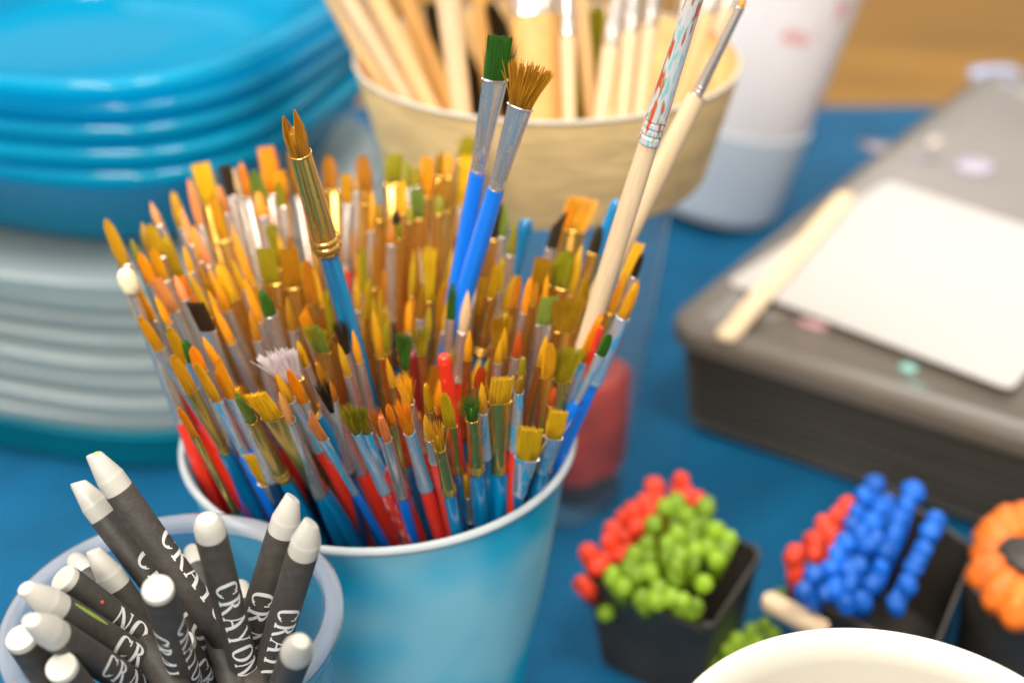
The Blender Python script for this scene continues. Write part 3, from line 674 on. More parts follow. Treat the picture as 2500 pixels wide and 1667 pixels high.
# white-base point (x,y), lower axis point (x,y), distance D, tip kind, chisel, text (start mm, phi deg from facing camera, flip) , label
CRAYONS = []
CR_ = [
 (750, 350, 1330, 1170, .290, 'P', .35, [(.0120, 60, False)], 'longest black crayon, white tip with a yellow dab, leaning far left'),
 (652, 512, 1290, 1350, .300, 'P', .5, [(.0105, 38, False)], 'black crayon leaning left directly behind the one with the yellow-dabbed tip'),
 (1330, 632, 1560, 1540, .272, 'D', 0, [(.0108, 10, False)], 'black crayon with worn dull tip, CRAYON lettering fully readable, near the cup centre'),
 (1780, 612, 1560, 1300, .287, 'P', .7, [(.0135, 8, False)], 'black crayon with pointed white tip touching the brush cup, left of its twin'),
 (1910, 742, 1670, 1540, .277, 'P', .9, [(.0135, 20, False)], 'black crayon with slanted white tip, rightmost of the upright pair beside the brush cup'),
 (1868, 1382, 1760, 1667, .262, 'P', .5, [], 'short black crayon with white tip low against the right wall of the cup'),
 (735, 955, 960, 1300, .296, 'P', .3, [], 'black crayon with broad white tip behind the one reading NOY'),
 (425, 925, 940, 1310, .280, 'F', 0, [(.0120, 8, True)], 'upside-down black crayon with flat white end and inverted lettering'),
 (368, 1095, 1040, 1510, .272, 'P', .3, [(.0145, 5, False)], 'black crayon lying low left with a green smear near its stained white tip'),
 (352, 1265, 920, 1620, .262, 'P', .6, [(.0145, 10, False)], 'black crayon with cut white tip resting across the left rim'),
 (1000, 990, 1200, 1620, .262, 'F', 0, [(.0120, -62, False), (.0100, 62, False)], 'front middle black crayon with dull end and narrow lettering on both sides'),
 (1250, 855, 1330, 1000, .320, 'M', 0, [], 'crayon mostly hidden behind the dull-tipped one, pale tip showing'),
 (1535, 1090, 1560, 1250, .312, 'M', 0, [], 'crayon deep in the cup, pale rounded tip between the centre and right crayons'),
 (560, 900, 700, 1080, .306, 'M', 0, [], 'crayon behind the broad-tipped one at left, only greyish tip visible'),
]
def kline(T, ax, ay, k=0.35):
    B0 = at_Y(ax, ay, KC.y+(T.y-KC.y)*k); d = (B0-T).normalized(); L = 0.02
    if d.z > -0.15: d.z = -0.15; d.normalize()
    while L < 0.080:
        P = T+d*(L+0.001); rr = KB+(KR-KB)*P.z/KZ-0.0045
        if P.z < 0.006 or (P.z < KZ-0.004 and Vector((P.x-KC.x, P.y-KC.y, 0)).length > rr): break
        L += 0.001
    return T+d*L
def kbase(T, ax, ay, zb, pref):
    n = (T-EYE).cross(ray(ax, ay)); k = n.dot(EYE)-n.z*zb; nn = n.x**2+n.y**2
    s0 = (k-n.x*pref.x-n.y*pref.y)/nn; P = Vector((pref.x+n.x*s0, pref.y+n.y*s0, zb)); off = Vector((P.x, P.y, 0))-KC
    rm = (KB+(KR-KB)*zb/KZ)-0.004
    if off.length > rm: P = KC+off.normalized()*rm; P.z = zb
    return P
wraps = {}
def crayon(T, B, kind, chis, texts, label, group='black-wrapped crayons in the clear cup'):
    root = empty('crayon'); M = orient(B, T, 0); M.translation = T; root.matrix_world = M
    L = min(0.082, (T-B).length)
    L = round(L, 3)
    if L not in wraps: wraps[L] = wrap_mesh(L)
    link('wax_stick', wax_mesh(kind, chis), root); link('paper_wrapper', wraps[L], root)
    for st, phi, fl_ in texts:
        v = M.inverted() @ EYE; v.z = 0; th0 = math.atan2(v.y, v.x)
        link('lettering', text_mesh(st, th0+math.radians(phi), fl_), root)
    tagit(root, label, 'crayon', group)
    return root
for (wx, wy, lx, ly, D, kind, chis, texts, label) in CR_:
    T = at_D(wx/EZ, 1060+wy/EZ, D)
    B = kline(T, lx/EZ, 1060+ly/EZ)
    CRAYONS.append(crayon(T, B, kind, chis, texts, label))
# two flat-ended crayons facing the viewer, and one lying under the rest
def dab(root, rr, phi, z, s1, s2, s3, col, name, lab):
    # rr distance from the crayon's axis, phi degrees round it from the side that faces the viewer
    b_ = bmesh.new(); bmesh.ops.create_uvsphere(b_, u_segments=12, v_segments=8, radius=1.0)
    v = root.matrix_world.inverted() @ EYE; th = math.atan2(v.y, v.x)+math.radians(phi)
    o_ = link(name, from_bm(b_, name, mat(name, col, 0.5)), root, (rr*math.cos(th), rr*math.sin(th), z)); o_.rotation_euler = (0, 0, th); o_.scale = (s1, s2, s3); o_['label'] = lab
bpy.context.view_layer.update()
dab(CRAYONS[0], 0.0010, 30, 0.0090, 0.0005, 0.0006, 0.0004, (0.75, 0.55, 0.02), 'paint_dab', 'yellow dab of paint')
dab(CRAYONS[8], CRr, 48, -0.0060, 0.00012, 0.0005, 0.0050, (0.26, 0.36, 0.06), 'paint_smear', 'green smear of paint')
dab(CRAYONS[7], CRr, 15, -0.0075, 0.00012, 0.0004, 0.0004, (0.75, 0.10, 0.02), 'paint_dot', 'small red dot of paint')
for (x, y, D, lx, ly, zb, label) in [(145, 1300, .268, 420, 1700, .055, 'upside-down crayon with flat white disc end at the far left rim'),
                                 (398, 1480, .262, 620, 1760, .050, 'upside-down crayon with flat white disc end, nearest the viewer at bottom left')]:
    T = at_D(x/EZ, 1060+y/EZ, D); B = kbase(T, lx/EZ, 1060+ly/EZ, zb, KC+Vector((0.012, 0.014, 0)))
    crayon(T, B, 'F', 0, [], label)
T = at_D(1150/EZ, 1060+1330/EZ, .292); B = kbase(T, 1470/EZ, 1060+1600/EZ, 0.03, KC)
crayon(T, B, 'F', 0, [(.004, 20, False)], 'crayon low in the cup with purple-smudged wrapper behind the front middle one')

# ------------------------------------------------------------------ kraft tub on a clear cup, with wooden brushes
KT = Vector((0.0113, 0.443, 0))
kraft_m = mat('kraft_paper', (0.86, 0.60, 0.26), 0.8, vary=0.14, nscale=45, stretch=(1, 1, 3), bump=0.5, bscale=110)
tub = empty('kraft_tub', KT); tagit(tub, 'round kraft paper tub with pale rim, full of wooden-handled brushes', 'tub')
bm = bmesh.new()
prof = [(0.044, 0.1285), (0.0520, 0.1285), (0.0530, 0.130), (0.0617, 0.1655), (0.0610, 0.1660), (0.0520, 0.1305), (0.044, 0.1295)]
me = lathe('tub_wall', prof, kraft_m, 96); link('tub_wall', me, tub)
rimp = [(0.0614+0.0008*math.cos(a), 0.1660+0.0008*math.sin(a)) for a in [2*PI*i/10 for i in range(11)]]
link('tub_rim', lathe('tub_rim', rimp, mat('pale_tub_rim', (0.50, 0.44, 0.34), 0.5), 96, False, False), tub)
jar = empty('clear_cup', KT+Vector((0, 0, 0))); tagit(jar, 'tall clear plastic cup under the kraft tub, red jar showing through it', 'cup')
link('cup_wall', lathe('jar_wall', [(0.024, 0.001), (0.029, 0.0005), (0.030, 0.003), (0.0435, 0.124), (0.0465, 0.1255), (0.0470, 0.1275), (0.0440, 0.1278)], clear('clear_tall_cup_plastic', (0.98, 0.99, 0.99), 0.10, 0.3, body=(0.70, 0.76, 0.78), fres=0.02), 96, True, False), jar)
# red paint pot standing in the clear cup
pot = empty('paint_pot', KT+Vector((0.0125, -0.004, 0.004))); tagit(pot, 'blurred red lidded paint pot inside the tall clear cup', 'pot')
link('pot_body', lathe('pot_body', [(0.012, 0), (0.0135, 0.002), (0.0140, 0.007), (0.0125, 0.008)], mat('dark_pot_plastic', (0.05, 0.045, 0.06), 0.5), 32), pot)
link('pot_lid', lathe('pot_lid', [(0.0135, 0.008), (0.0165, 0.010), (0.0175, 0.046), (0.0160, 0.048)], mat('red_lid_plastic', (0.50, 0.035, 0.02), 0.5, vary=0.4, nscale=70), 48, shape=lambda a: 1+0.07*math.sin(3*a+1)+0.04*math.sin(7*a)), pot)
ZK = 2.138
# bottom pixel, top pixel (where ferrule starts), width, flat?, wood tone
woodtones = {'a': mat('pale_birch', (0.70, 0.50, 0.29), 0.5, vary=0.1, nscale=2, stretch=(2, 2, 6)), 'b': mat('golden_wood', (0.66, 0.36, 0.10), 0.5, vary=0.12, nscale=2, stretch=(2, 2, 6)), 'c': mat('warm_wood', (0.70, 0.46, 0.21), 0.5, vary=0.1, nscale=2, stretch=(2, 2, 6))}
def wood_handle(code, flat):
    key = ('wh', code, flat)
    if key in CACHE: return CACHE[key]
    bm = bmesh.new(); fy = 0.35 if flat else 1
    rings = [[(r*math.cos(2*PI*i/20), r*fy*math.sin(2*PI*i/20), z) for i in range(20)] for r, z in [(0.5, 0), (0.66, 0.02), (0.78, 0.3), (0.92, 0.7), (1.02, 0.9), (0.95, 1.0)]]
    loft(bm, rings); me = from_bm(bm, 'handle', woodtones[code], True, 60); CACHE[key] = me
    return me
WB = [  # x,y where the handle meets the tub's front rim (zoomed px), upper x,y on the axis, ferrule start y, width, depth Y, tone, flat, label
 (375, 430, 110, 0, -330, 120, .425, 'a', 0, 'pale wooden brush at the far left of the kraft tub'),
 (500, 490, 250, 0, -350, 100, .420, 'c', 0, 'second wooden brush from the left in the kraft tub'),
 (610, 500, 410, 0, -300, 90, .435, 'b', 0, 'third brush from the left in the kraft tub, darker golden wood'),
 (680, 520, 625, 0, -320, 120, .415, 'a', 0, 'thick pale wooden brush left of the green-stained tall brush'),
 (1120, 580, 1078, 0, 62, 225, .425, 'b', 1, 'widest flat wooden brush with broad silver ferrule in the kraft tub'),
 (1268, 580, 1246, 0, 175, 75, .412, 'a', 0, 'slim wooden brush with dark silver ferrule right of the widest flat brush'),
 (1375, 580, 1315, 0, -200, 75, .430, 'c', 0, 'plain wooden stick handle right of the slim silver-ferruled brush'),
 (1450, 575, 1500, 0, 232, 88, .415, 'a', 0, 'wooden brush with lowest silver ferrule, leaning right in the kraft tub'),
 (1560, 560, 1590, 0, 155, 84, .418, 'a', 0, 'middle of the three close wooden brushes at right in the kraft tub'),
 (1640, 545, 1690, 0, 128, 90, .422, 'a', 0, 'rightmost of the three close wooden brushes in the kraft tub'),
 (1740, 525, 1900, 0, 95, 84, .440, 'c', 0, 'wooden brush leaning right at the right edge of the kraft tub'),
 (1850, 470, 2010, 0, 60, 80, .455, 'c', 0, 'hindmost wooden brush leaning over the right side of the kraft tub'),
 (1930, 430, 2110, 0, 30, 76, .465, 'a', 0, 'outermost wooden brush at the right side of the kraft tub'),
 (850, 480, 800, 0, -280, 90, .470, 'b', 0, 'shaded wooden brush at the back of the kraft tub, left of the widest'),
 (1000, 480, 960, 0, -280, 90, .475, 'c', 0, 'shaded wooden brush at the back of the kraft tub, behind the widest'),
 (20, 300, -150, -300, -450, 100, .445, 'c', 0, 'wooden brush behind the far left one in the kraft tub'),
]
for (bx, by, ux, uy, fy_, w, Y, tone, flat, label) in WB:
    P0 = at_Y(800+bx/ZK, by/ZK, Y)
    dirp = ((ux-bx)/(uy-by))
    # keep the brush in a plane leaning slightly back
    P1 = at_Y(800+(bx+dirp*(fy_-by))/ZK, fy_/ZK, Y+0.012 if uy < by else Y)
    d = (P1-P0).normalized(); B = P0+d*((0.131-P0.z)/d.z)
    off = Vector((B.x, B.y, 0))-KT
    if off.length > 0.042: Bn = KT+off.normalized()*0.042; B = Vector((Bn.x, Bn.y, 0.131))
    d = (P1-B).normalized(); Lh = (P1-B).length
    root = empty('wooden_brush'); root.matrix_world = orient(B, P1, 0)
    D = proj(P0)[2]; r = w/ZK*D/FX/2*1.12
    h = link('handle', wood_handle(tone, bool(flat)), root); h.scale = (r, r, Lh)
    fm = ferrule_mesh('round', 's'); f = link('ferrule', fm, root, (0, 0, Lh-0.001)); f.scale = (r/1.38*1.0, r/1.38*(0.35 if flat else 1), 0.028)
    b = link('bristles', bristle_mesh('R', 0, 'b'), root, (0, 0, Lh+0.0265)); b.scale = (r/1.38, r/1.38*(0.35 if flat else 1), 0.016)
    tagit(root, label, 'paintbrush', 'wooden brushes in the kraft tub')
# dark bristle heads hanging behind in the tub
for (x, y, h_, c, lab) in [(860, 60, 70, 'd', 'dark bushy brush head at the back of the kraft tub, left of the widest brush'), (1430, 80, 60, 'v', 'olive bushy brush head at the back of the kraft tub, right of the widest brush'), (540, 60, 40, 'd', 'dark brush head between the golden and thick pale handles in the kraft tub')]:
    T = at_Y(800+x/ZK, y/ZK-20, .475); B = Vector((KT.x+(T.x-KT.x)*0.5, 0.470, 0.132))
    root = build_brush(B, T, (T-B).length-0.042, (T-B).length-0.055, 0.012, 'L', c, 's', 'W', 0, rh=0.003, var=0)
    tagit(root, lab, 'paintbrush', 'wooden brushes in the kraft tub')

# ------------------------------------------------------------------ stack of tubs at left
ST = Vector((-0.163, 0.552, 0))
def sq(a, n=3.3, rot=0.30):
    a = a+rot; return (abs(math.cos(a))**n+abs(math.sin(a))**n)**(-1/n)
blue_pl = mat('blue_glossy_plastic', (0.0, 0.47, 0.70), 0.2, coat=0.7, trans=0.6, rnd=0.1)
milky_pl = None
teal_pl = mat('teal_plastic', (0.0, 0.22, 0.29), 0.3, trans=0.2)
def see_through_plastic(name, col, tint, amount, rough):
    m, n, l, b = nt(name); b.inputs['Base Color'].default_value = (*col, 1); b.inputs['Roughness'].default_value = rough; b.inputs['Coat Weight'].default_value = 0.6
    tl = n.new('ShaderNodeBsdfTranslucent'); tl.inputs[0].default_value = (*col, 1); a = n.new('ShaderNodeMixShader'); a.inputs[0].default_value = 0.5
    l.new(b.outputs[0], a.inputs[1]); l.new(tl.outputs[0], a.inputs[2])
    tr = n.new('ShaderNodeBsdfTransparent'); tr.inputs[0].default_value = (*tint, 1); x = n.new('ShaderNodeMixShader'); x.inputs[0].default_value = amount
    l.new(a.outputs[0], x.inputs[1]); l.new(tr.outputs[0], x.inputs[2]); l.new(x.outputs[0], n['Material Output'].inputs[0])
    return m
blue_pl = see_through_plastic('blue_see_through_plastic', (0.0, 0.50, 0.74), (0.25, 0.85, 0.97), 0.20, 0.2)
white_pl = mat('milky_plastic', (0.50, 0.58, 0.57), 0.25, trans=0.5, rnd=0.05)
milky_pl = see_through_plastic('milky_see_through_plastic', (0.62, 0.68, 0.66), (0.85, 0.93, 0.95), 0.40, 0.25)
def tub_profile(R, rb, z0, h):
    return [(rb-0.006, z0), (rb, z0+0.001), (rb+0.003, z0+0.006), (R-0.0045, z0+h-0.011), (R-0.0022, z0+h-0.0075), (R-0.0006, z0+h-0.005), (R, z0+h-0.0025), (R-0.0012, z0+h-0.0004), (R-0.004, z0+h), (R-0.008, z0+h-0.0008),
            (R-0.012, z0+h-0.006), (R-0.020, z0+h-0.0065), (R-0.026, z0+h-0.013), (rb-0.008, z0+0.016), (rb-0.02, z0+0.013)]
ordn = ['lowest', 'second lowest', 'middle', 'second highest', 'topmost']
for i in range(5):
    off = Vector((random.uniform(-.003, .003), random.uniform(-.003, .003), 0))
    z0 = 0.087+i*0.0082
    me = lathe('plastic_tub', tub_profile(0.0985-0.0004*i, 0.076, z0, 0.037), blue_pl, 96, shape=sq)
    o = link('plastic_tub', me, None, ST+off); o.rotation_euler = (0, 0, random.uniform(-.05, .05)); tagit(o, f'{ordn[i]} glossy blue plastic tub in the nested stack of five', 'tub', 'nested blue tubs at left')
lido = ['lowest', 'second from bottom', 'third from bottom', 'fourth from bottom', 'fourth from top', 'third from top', 'second from top', 'topmost']
for i in range(8):
    z0 = 0.0205+i*0.0081; R = 0.099
    prof = [(R-0.010, z0), (R-0.0022, z0+0.0003), (R-0.0018, z0+0.0022), (R, z0+0.0032), (R+0.0004, z0+0.0055), (R-0.001, z0+0.0070), (R-0.006, z0+0.0074), (R-0.012, z0+0.0070), (R-0.02, z0+0.0064)]
    me = lathe('tub_lid', prof, milky_pl, 96, shape=sq)
    o = link('tub_lid', me, None, ST+Vector((random.uniform(-.0025, .0025), random.uniform(-.0025, .0025), 0))); o.rotation_euler = (0, 0, random.uniform(-.04, .04)); tagit(o, f'{lido[i]} milky white plastic lid in the ridged stack under the blue tubs', 'lid', 'milky lids under the blue tubs')
me = lathe('base_tub', [(0.086, 0.0005), (0.091, 0.001), (0.097, 0.016), (0.099, 0.019), (0.097, 0.0203), (0.08, 0.0203)], teal_pl, 96, shape=sq)
o = link('plastic_tub', me, None, ST); tagit(o, 'shallow teal plastic tub at the very bottom of the stack on the cloth', 'tub')

# ------------------------------------------------------------------ dark box with card, stick, paint spots
def rrect(hx, hy, rad, n=8):
    pts = []
    for cx, cy, a0 in ((hx-rad, hy-rad, 0), (-hx+rad, hy-rad, 90), (-hx+rad, -hy+rad, 180), (hx-rad, -hy+rad, 270)):
        for i in range(n+1):
            a = math.radians(a0+90*i/n); pts.append((cx+rad*math.cos(a), cy+rad*math.sin(a)))
    return pts
def rr_loft(name, hx, hy, rad, prof, m, angle=40):
    bm = bmesh.new(); rings = []
    for ins, z in prof: rings.append([(x, y, z) for x, y in rrect(hx-ins, hy-ins, max(0.002, rad-ins))])
    loft(bm, rings); return from_bm(bm, name, m, True, angle)
BA = math.radians(-35); bxv = Vector((math.cos(BA), math.sin(BA), 0)); byv = Vector((-math.sin(BA), math.cos(BA), 0))
hx, hy = 0.20, 0.19; corner = Vector((0.056, 0.482, 0)); bc = corner+bxv*hx+byv*hy
box = empty('paint_box', bc); box.rotation_euler = (0, 0, BA); tagit(box, 'big dark brown plastic box with rounded corners and paint-spotted lid', 'box')
bodym = mat('dark_box_plastic', (0.062, 0.053, 0.041), 0.45, vary=0.2, nscale=12, stretch=(1, 1, 30))
lidm = mat('taupe_lid_plastic', (0.135, 0.110, 0.082), 0.32, spec=0.6, vary=0.2, nscale=10)
link('box_body', rr_loft('box_body', hx-0.002, hy-0.002, 0.016, [(0.012, 0.0005), (0.008, 0.001), (0.006, 0.004)]+[(0.0055-0.0035*k/8+d_, 0.006+k*0.0038+e_) for k in range(9) for d_, e_ in ((0.0026, 0.0), (0, 0.0008), (0, 0.0024), (0.0026, 0.0034))]+[(0.003, 0.041)], bodym), box)
link('box_lid', rr_loft('box_lid', hx, hy, 0.018, [(0.006, 0.0405), (0.0, 0.0405), (0.0, 0.0450), (0.0007, 0.0470), (0.0020, 0.0478), (0.012, 0.0480), (0.0145, 0.0466), (0.017, 0.0455), (0.12, 0.0455)], lidm), box)
def spot(px, py, rx, ry, col, lab):
    P = at_z(px*1.063, py*1.063, 0.0462); bm = bmesh.new(); rg_ = random.Random(px)
    pts = []
    for i in range(20):
        a = 2*PI*i/20; k = 1+rg_.uniform(-.15, .15); pts.append((rx*k*math.cos(a), ry*k*math.sin(a)))
    loft(bm, [[(x, y, -0.0008) for x, y in pts], [(x, y, 0.0) for x, y in pts], [(x*.7, y*.7, 0.0004) for x, y in pts]])
    o = link('paint_spot', from_bm(bm, 'paint_spot', mat('dried_paint', col, 0.3)))
    o.parent = box; loc = P-bc; o.location = (loc.dot(bxv), loc.dot(byv), 0.0462); o['label'] = lab
spot(2098, 888, .006, .0035, (.18, .55, .42), 'mint green paint spot'); spot(2085, 842, .0035, .003, (.22, .50, .42), 'small mint green paint spot')
spot(2117, 318, .010, .009, (.75, .62, .50), 'cream round paint spot'); spot(2240, 378, .010, .012, (.42, .36, .45), 'lavender paint spot'); spot(2060, 345, .020, .008, (.24, .19, .22), 'faint violet smear')
spot(2292, 172, .016, .020, (.45, .52, .75), 'pale blue paint spot'); spot(1868, 742, .006, .003, (.50, .26, .26), 'pink paint spot'); spot(1712, 785, .005, .006, (.33, .28, .26), 'grey paint spot')
spot(1992, 893, .003, .002, (.42, .12, .18), 'dark pink paint spot'); spot(2310, 985, .004, .003, (.35, .42, .42), 'pale grey paint spot')
# white card
cz = 0.0479
pts = [at_z(x*1.063, y*1.063, cz+0.001) for x, y in [(1668, 645), (2040, 413), (2560, 585), (2325, 893)]]
def round_poly(pts, r, n=5):
    out = []
    for i, p in enumerate(pts):
        a, b = pts[i-1], pts[(i+1) % len(pts)]
        da, db = (a-p).normalized(), (b-p).normalized()
        for k in range(n+1):
            t = k/n; out.append(p+da*r*(1-t)**2+db*r*t**2)
    return out
cen = sum(pts, Vector())/4; cen.z = 0
bm = bmesh.new(); rp_ = [p-cen for p in round_poly(pts, 0.005)]
loft(bm, [[(p.x, p.y, cz) for p in rp_], [(p.x, p.y, cz+0.0006) for p in rp_]])
card = link('paper_card', from_bm(bm, 'paper_card', mat('ivory_card', (0.50, 0.465, 0.42), 0.6), False), None, Vector((cen.x, cen.y, 0))); tagit(card, 'blank ivory paper card lying on the dark box lid', 'card')
def stick(p, q, w, t, m, name, label, cat, z):
    P, Q = at_z(p[0]*1.063, p[1]*1.063, z), at_z(q[0]*1.063, q[1]*1.063, z); d = Q-P; L = d.length
    me = rr_loft(name, L/2, w/2, min(w*0.45, 0.004), [(0.0004, 0), (0, t*0.3), (0, t*0.7), (0.0004, t)], m)
    o = link(name, me, None, (P+Q)/2); o.rotation_euler = (0, 0, math.atan2(d.y, d.x)); tagit(o, label, cat)
    return o
stick((1945, 452), (1662, 785), 0.0085, 0.002, mat('craft_stick_wood', (0.80, 0.60, 0.36), 0.6, vary=0.08, nscale=80), 'craft_stick', 'flat wooden craft stick lying over the left corner of the ivory card', 'stick', 0.0486)

# ------------------------------------------------------------------ white patterned canister behind
cn = empty('canister', at_z(1800*1.063, 330*1.063, 0)); cn.location = (0.108, 0.70, 0.004); cn.rotation_euler = (0, math.radians(10), 0); tagit(cn, 'blurred white canister with pink blotches between kraft tub and dark box', 'canister')
link('canister_body', lathe('canister_body', [(0.030, 0.0), (0.033, 0.001), (0.052, 0.21), (0.051, 0.211)], speckled('white_pink_print', (0.80, 0.76, 0.76), (0.75, 0.42, 0.42), 0.62, rough=0.4, coat=0.2, scale=30, zs=1), 64), cn)
link('canister_band', lathe('canister_band', [(0.0305, 0.004), (0.0343, 0.004), (0.0385, 0.05), (0.034, 0.05)], mat('slate_blue_band', (0.58, 0.64, 0.70), 0.5), 64), cn)

# ------------------------------------------------------------------ cream cup at bottom right
PC = Vector((0.067, 0.181, 0)); cream = mat('cream_plastic', (0.58, 0.54, 0.45), 0.32, coat=0.1, trans=0.1)
R0, Z0 = 0.0417, 0.1185
cc = empty('cream_cup', PC); tagit(cc, 'empty cream plastic tub with wide rim at the bottom right corner', 'tub')
prof = [(0.026, 0.001), (0.030, 0.0), (0.0310, 0.002), (0.0385, Z0-0.006), (0.0402, Z0-0.005), (0.0409, Z0-0.0035)]
prof2 = [(0.0366, Z0-0.0025), (0.0360, Z0-0.005), (0.0345, 0.03), (0.029, 0.004), (0.020, 0.003)]
link('tub_wall', lathe('cream_wall', prof+[(R0-0.0004, Z0-0.0030), (R0, Z0-0.0016), (R0-0.0006, Z0-0.0003), (R0-0.0020, Z0), (R0-0.0034, Z0-0.0005), (R0-0.0042, Z0-0.0014)]+prof2, cream, 128), cc)

# ------------------------------------------------------------------ bead clusters in black pots
def F(x, y): return (1300+x/1.96, 1050+y/1.96)
bead_green = mat('green_rubber', (0.20, 0.33, 0.008), 0.55, vary=0.25, nscale=2.5, rnd=0.25, bump=0.0)
bead_red = mat('red_rubber', (0.75, 0.045, 0.01), 0.55, vary=0.25, nscale=2.5, rnd=0.25, bump=0.0)
bead_blue = mat('blue_rubber', (0.0, 0.10, 0.46), 0.55, vary=0.25, nscale=2.5, rnd=0.25, bump=0.0)
bead_orange = mat('orange_rubber', (0.88, 0.17, 0.01), 0.55, vary=0.25, nscale=2.5, rnd=0.25, bump=0.0)
black_pl = mat('black_pot_plastic', (0.032, 0.026, 0.019), 0.5, vary=0.3, nscale=60)
bms = bmesh.new(); bmesh.ops.create_uvsphere(bms, u_segments=20, v_segments=12, radius=1.0)
sph = {}
for v in bms.verts:
    c = v.co.copy(); v.co *= 1+0.07*math.sin(c.x*5.1+1)*math.sin(c.y*4.3)+0.05*math.sin(c.z*7+c.x*3)
base_s = from_bm(bms, 'bead', None)
def bead_mesh(m):
    if m.name not in sph:
        me = base_s.copy(); me.materials.append(m); sph[m.name] = me
    return sph[m.name]
def cluster(name, pts, size, m, zfun, label, cat, z0, rows=True):
    root = empty(name); n_ = 0; cx = Vector()
    Ps = []
    for t in pts:
        x, y = t[0], t[1]; P = at_z(*F(x, y), zfun(x, y)); Ps.append((P, (t[2] if len(t) > 2 else 1.0)))
    cx = sum((p for p, _ in Ps), Vector())/len(Ps); root.location = (cx.x, cx.y, z0)
    core = bmesh.new()
    for P, s in Ps:
        D = proj(P)[2]; r = size/2/1.96*D/FX*s*0.98
        o = link('bead', bead_mesh(m), root, P-root.location); k_ = random.uniform(0.82, 1.1); o.scale = (r*k_, r*k_*random.uniform(.88, 1.1), r*random.uniform(0.9, 1.25)); o.rotation_euler = (random.uniform(-.6, .6), random.uniform(-.6, .6), random.random()*6)
    # stems that carry the beads
    for P, s in Ps[::2]:
        q = P-root.location
        base = Vector((q.x*0.75, q.y*0.75, 0.002)); d = q-base; side = d.cross(Vector((0, 1, 0.1))).normalized(); s2 = d.normalized().cross(side)
        loft(core, [[base+(side*math.cos(a)+s2*math.sin(a))*0.0028 for a in [2*PI*k/8 for k in range(8)]], [q+(side*math.cos(a)+s2*math.sin(a))*0.0028 for a in [2*PI*k/8 for k in range(8)]]])
    link('stems', from_bm(core, 'stems', m), root)
    tagit(root, label, cat)
    return root
def black_pot(corners, zt, label, th=0.0025):
    ps = [at_z(*F(x, y), zt) for x, y in corners]; cen = sum(ps, Vector())/4; c0 = Vector((cen.x, cen.y, 0))
    o_ = [p-c0 for p in round_poly(ps, 0.006)]
    bm = bmesh.new()
    def rg_(s, z, wob=0): return [(p.x*s, p.y*s, z+wob*math.sin(i*1.7)) for i, p in enumerate(o_)]
    loft(bm, [rg_(0.74, 0.0005), rg_(0.80, 0.001), rg_(0.90, zt*0.5), rg_(0.97, zt-0.004), rg_(1.0, zt-0.003, .0006), rg_(1.0, zt, .0006), rg_(0.95, zt, .0006), rg_(0.90, zt-0.006), rg_(0.72, 0.004)])
    root = empty('black_pot', c0); link('pot_wall', from_bm(bm, 'pot_wall', black_pl, True, 35), root)
    tagit(root, label, 'pot'); return root
black_pot([(225, 690), (850, 965), (1115, 575), (640, 330)], 0.036, 'square black plastic pot holding the green and red bead clusters')
black_pot([(1300, 770), (1900, 1130), (2130, 560), (1700, 260)], 0.036, 'square black plastic pot holding the blue bead cluster')
zt = lambda x, y: 0.050-0.010*min(1, max(0, (y-300)/550))
cluster('bead_cluster', [(690,350),(735,405),(830,370),(880,480),(770,460),(580,455),(545,550),(490,600),(780,570),(710,600),(690,655,1.05),(880,620),(940,520,.9),(560,680),(380,700),(430,750),(600,750),(590,815),(720,820,1.1),(820,735),(780,840),(640,370),(700,500),(500,690),(650,540),(840,560,.9),(460,660),(660,800),(520,800)], 96, bead_green, zt, 'lime green bead cluster filling the left black pot', 'bead cluster', 0.03)
cluster('bead_cluster', [(710,245,1.1),(740,320),(585,270,1.1),(545,340),(480,390),(430,420),(385,480),(370,540),(270,590,1.05),(310,650),(560,395),(415,600),(232,730,.7),(500,460),(440,520),(790,330,.9),(600,340),(350,620)], 98, bead_red, lambda x, y: zt(x, y)-0.004, 'scarlet bead cluster behind the lime green one', 'bead cluster', 0.026)
cluster('bead_cluster', [(1635,262,1.1),(1590,325),(1550,400),(1530,460),(1500,540),(1460,600),(1425,665,1.2),(1345,690),(1300,770,.9),(1822,295,1.15),(1790,360),(1750,430),(1730,500),(1695,585),(1665,665),(1625,740,1.1),(1580,820),(1742,835),(1932,432,.95),(1905,485),(1872,568),(1820,660),(1795,740),(1665,375,.9),(1625,440),(1600,560),(1560,650),(1520,740,.9),(1450,760),(1640,520),(1570,500),(1510,670),(1700,340,.8),(1400,780,.8),(1500,820,.9)], 104, bead_blue, zt, 'bright blue bead cluster filling the right black pot', 'bead cluster', 0.03)
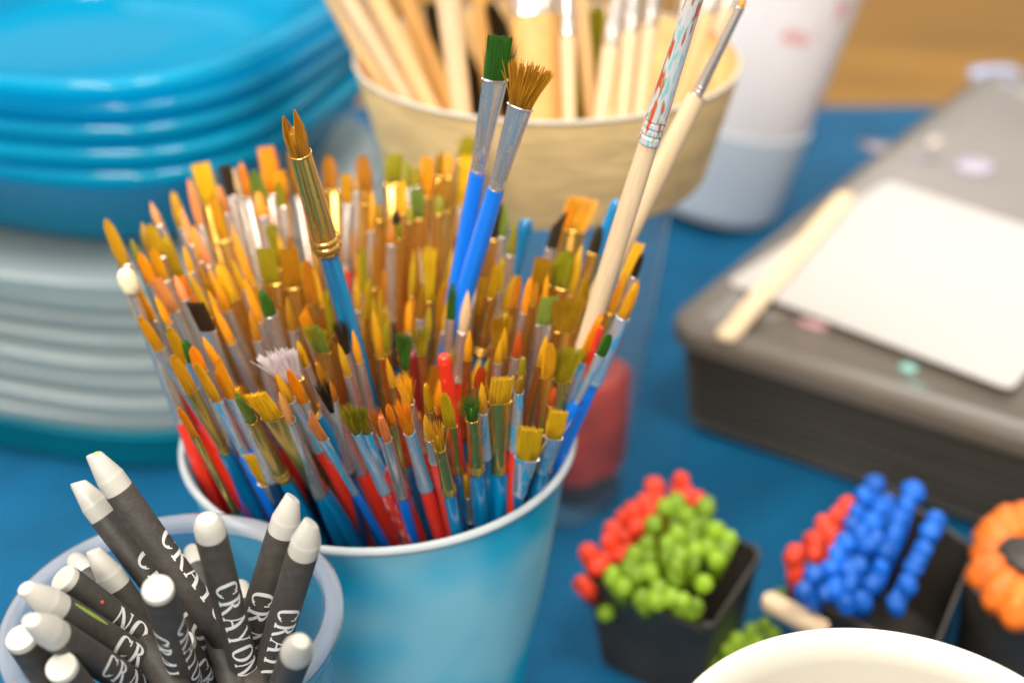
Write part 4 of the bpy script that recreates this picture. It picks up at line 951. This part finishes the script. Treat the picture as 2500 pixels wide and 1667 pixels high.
cluster('bead_cluster', [(1505,350,.7),(1455,415,.9),(1400,460,1.05),(1350,530,1.15),(1255,600,1.15),(1350,590,.9),(1430,500,.9)], 100, bead_red, lambda x, y: zt(x, y)-0.006, 'small scarlet bead row left of the blue cluster', 'bead cluster', 0.02)
cluster('bead_cluster', [(980,1000),(920,1050),(1050,960),(860,1100),(800,1170),(1110,930),(960,1090),(880,1170),(1020,1040),(1180,790,1.1),(1080,1010),(1150,980),(930,1150),(1000,1120),(830,1130)], 76, bead_green, lambda x, y: 0.012, 'low green bead cluster half hidden behind the cream tub', 'bead cluster', 0.0)
for x, y, lab in ((350, 870, 'loose green bead stuck on the front corner of the left black pot'), (490, 1020, 'loose green bead low in front of the left black pot')):
    P = at_z(*F(x, y), 0.026 if y < 900 else 0.010); o = link('bead', bead_mesh(bead_green), None, P); D = proj(P)[2]; r = 44/1.96*D/FX; o.scale = (r, r, r); tagit(o, lab, 'bead')
fl_ = empty('rubber_flower'); c = at_z(*F(2350, 655), 0.045); fl_.location = c; tagit(fl_, 'orange petalled rubber flower with dark centre at the right edge', 'flower')
for x, y, s in [(2200,510,1),(2255,445,1),(2340,425,1),(2180,600,.9),(2200,700,1.1),(2245,790,1.05),(2320,860,1.1),(2420,440,1),(2480,520,1),(2500,640,1),(2480,750,1),(2420,840,1)]:
    P = c+(at_z(*F(x, y), 0.042)-c)*0.86; o = link('petal', bead_mesh(bead_orange), fl_, P-c); o.scale = (0.0082*s, 0.0058*s, 0.007*s); o.rotation_euler = (0, 0, math.atan2((P-c).y, (P-c).x)+random.uniform(-.3, .3))
o = link('flower_centre', bead_mesh(black_pl), fl_, Vector((0, 0, 0.003))); o.scale = (0.0085, 0.0085, 0.006)
link('stems', lathe('flower_stem', [(0.012, -0.044), (0.014, -0.043), (0.016, -0.005), (0.008, 0)], black_pl, 24), fl_)
stick((1752, 1385), (1900, 1465), 0.006, 0.004, mat('pale_stick_wood', (0.72, 0.52, 0.32), 0.6), 'wooden_stick', 'short pale wooden stick end between the two black pots', 'stick', 0.028)
stick((2245, 1398), (2420, 1490), 0.006, 0.004, mat('pink_stick_wood', (0.62, 0.40, 0.34), 0.6), 'wooden_stick', 'pinkish wooden stick below the orange flower', 'stick', 0.028)
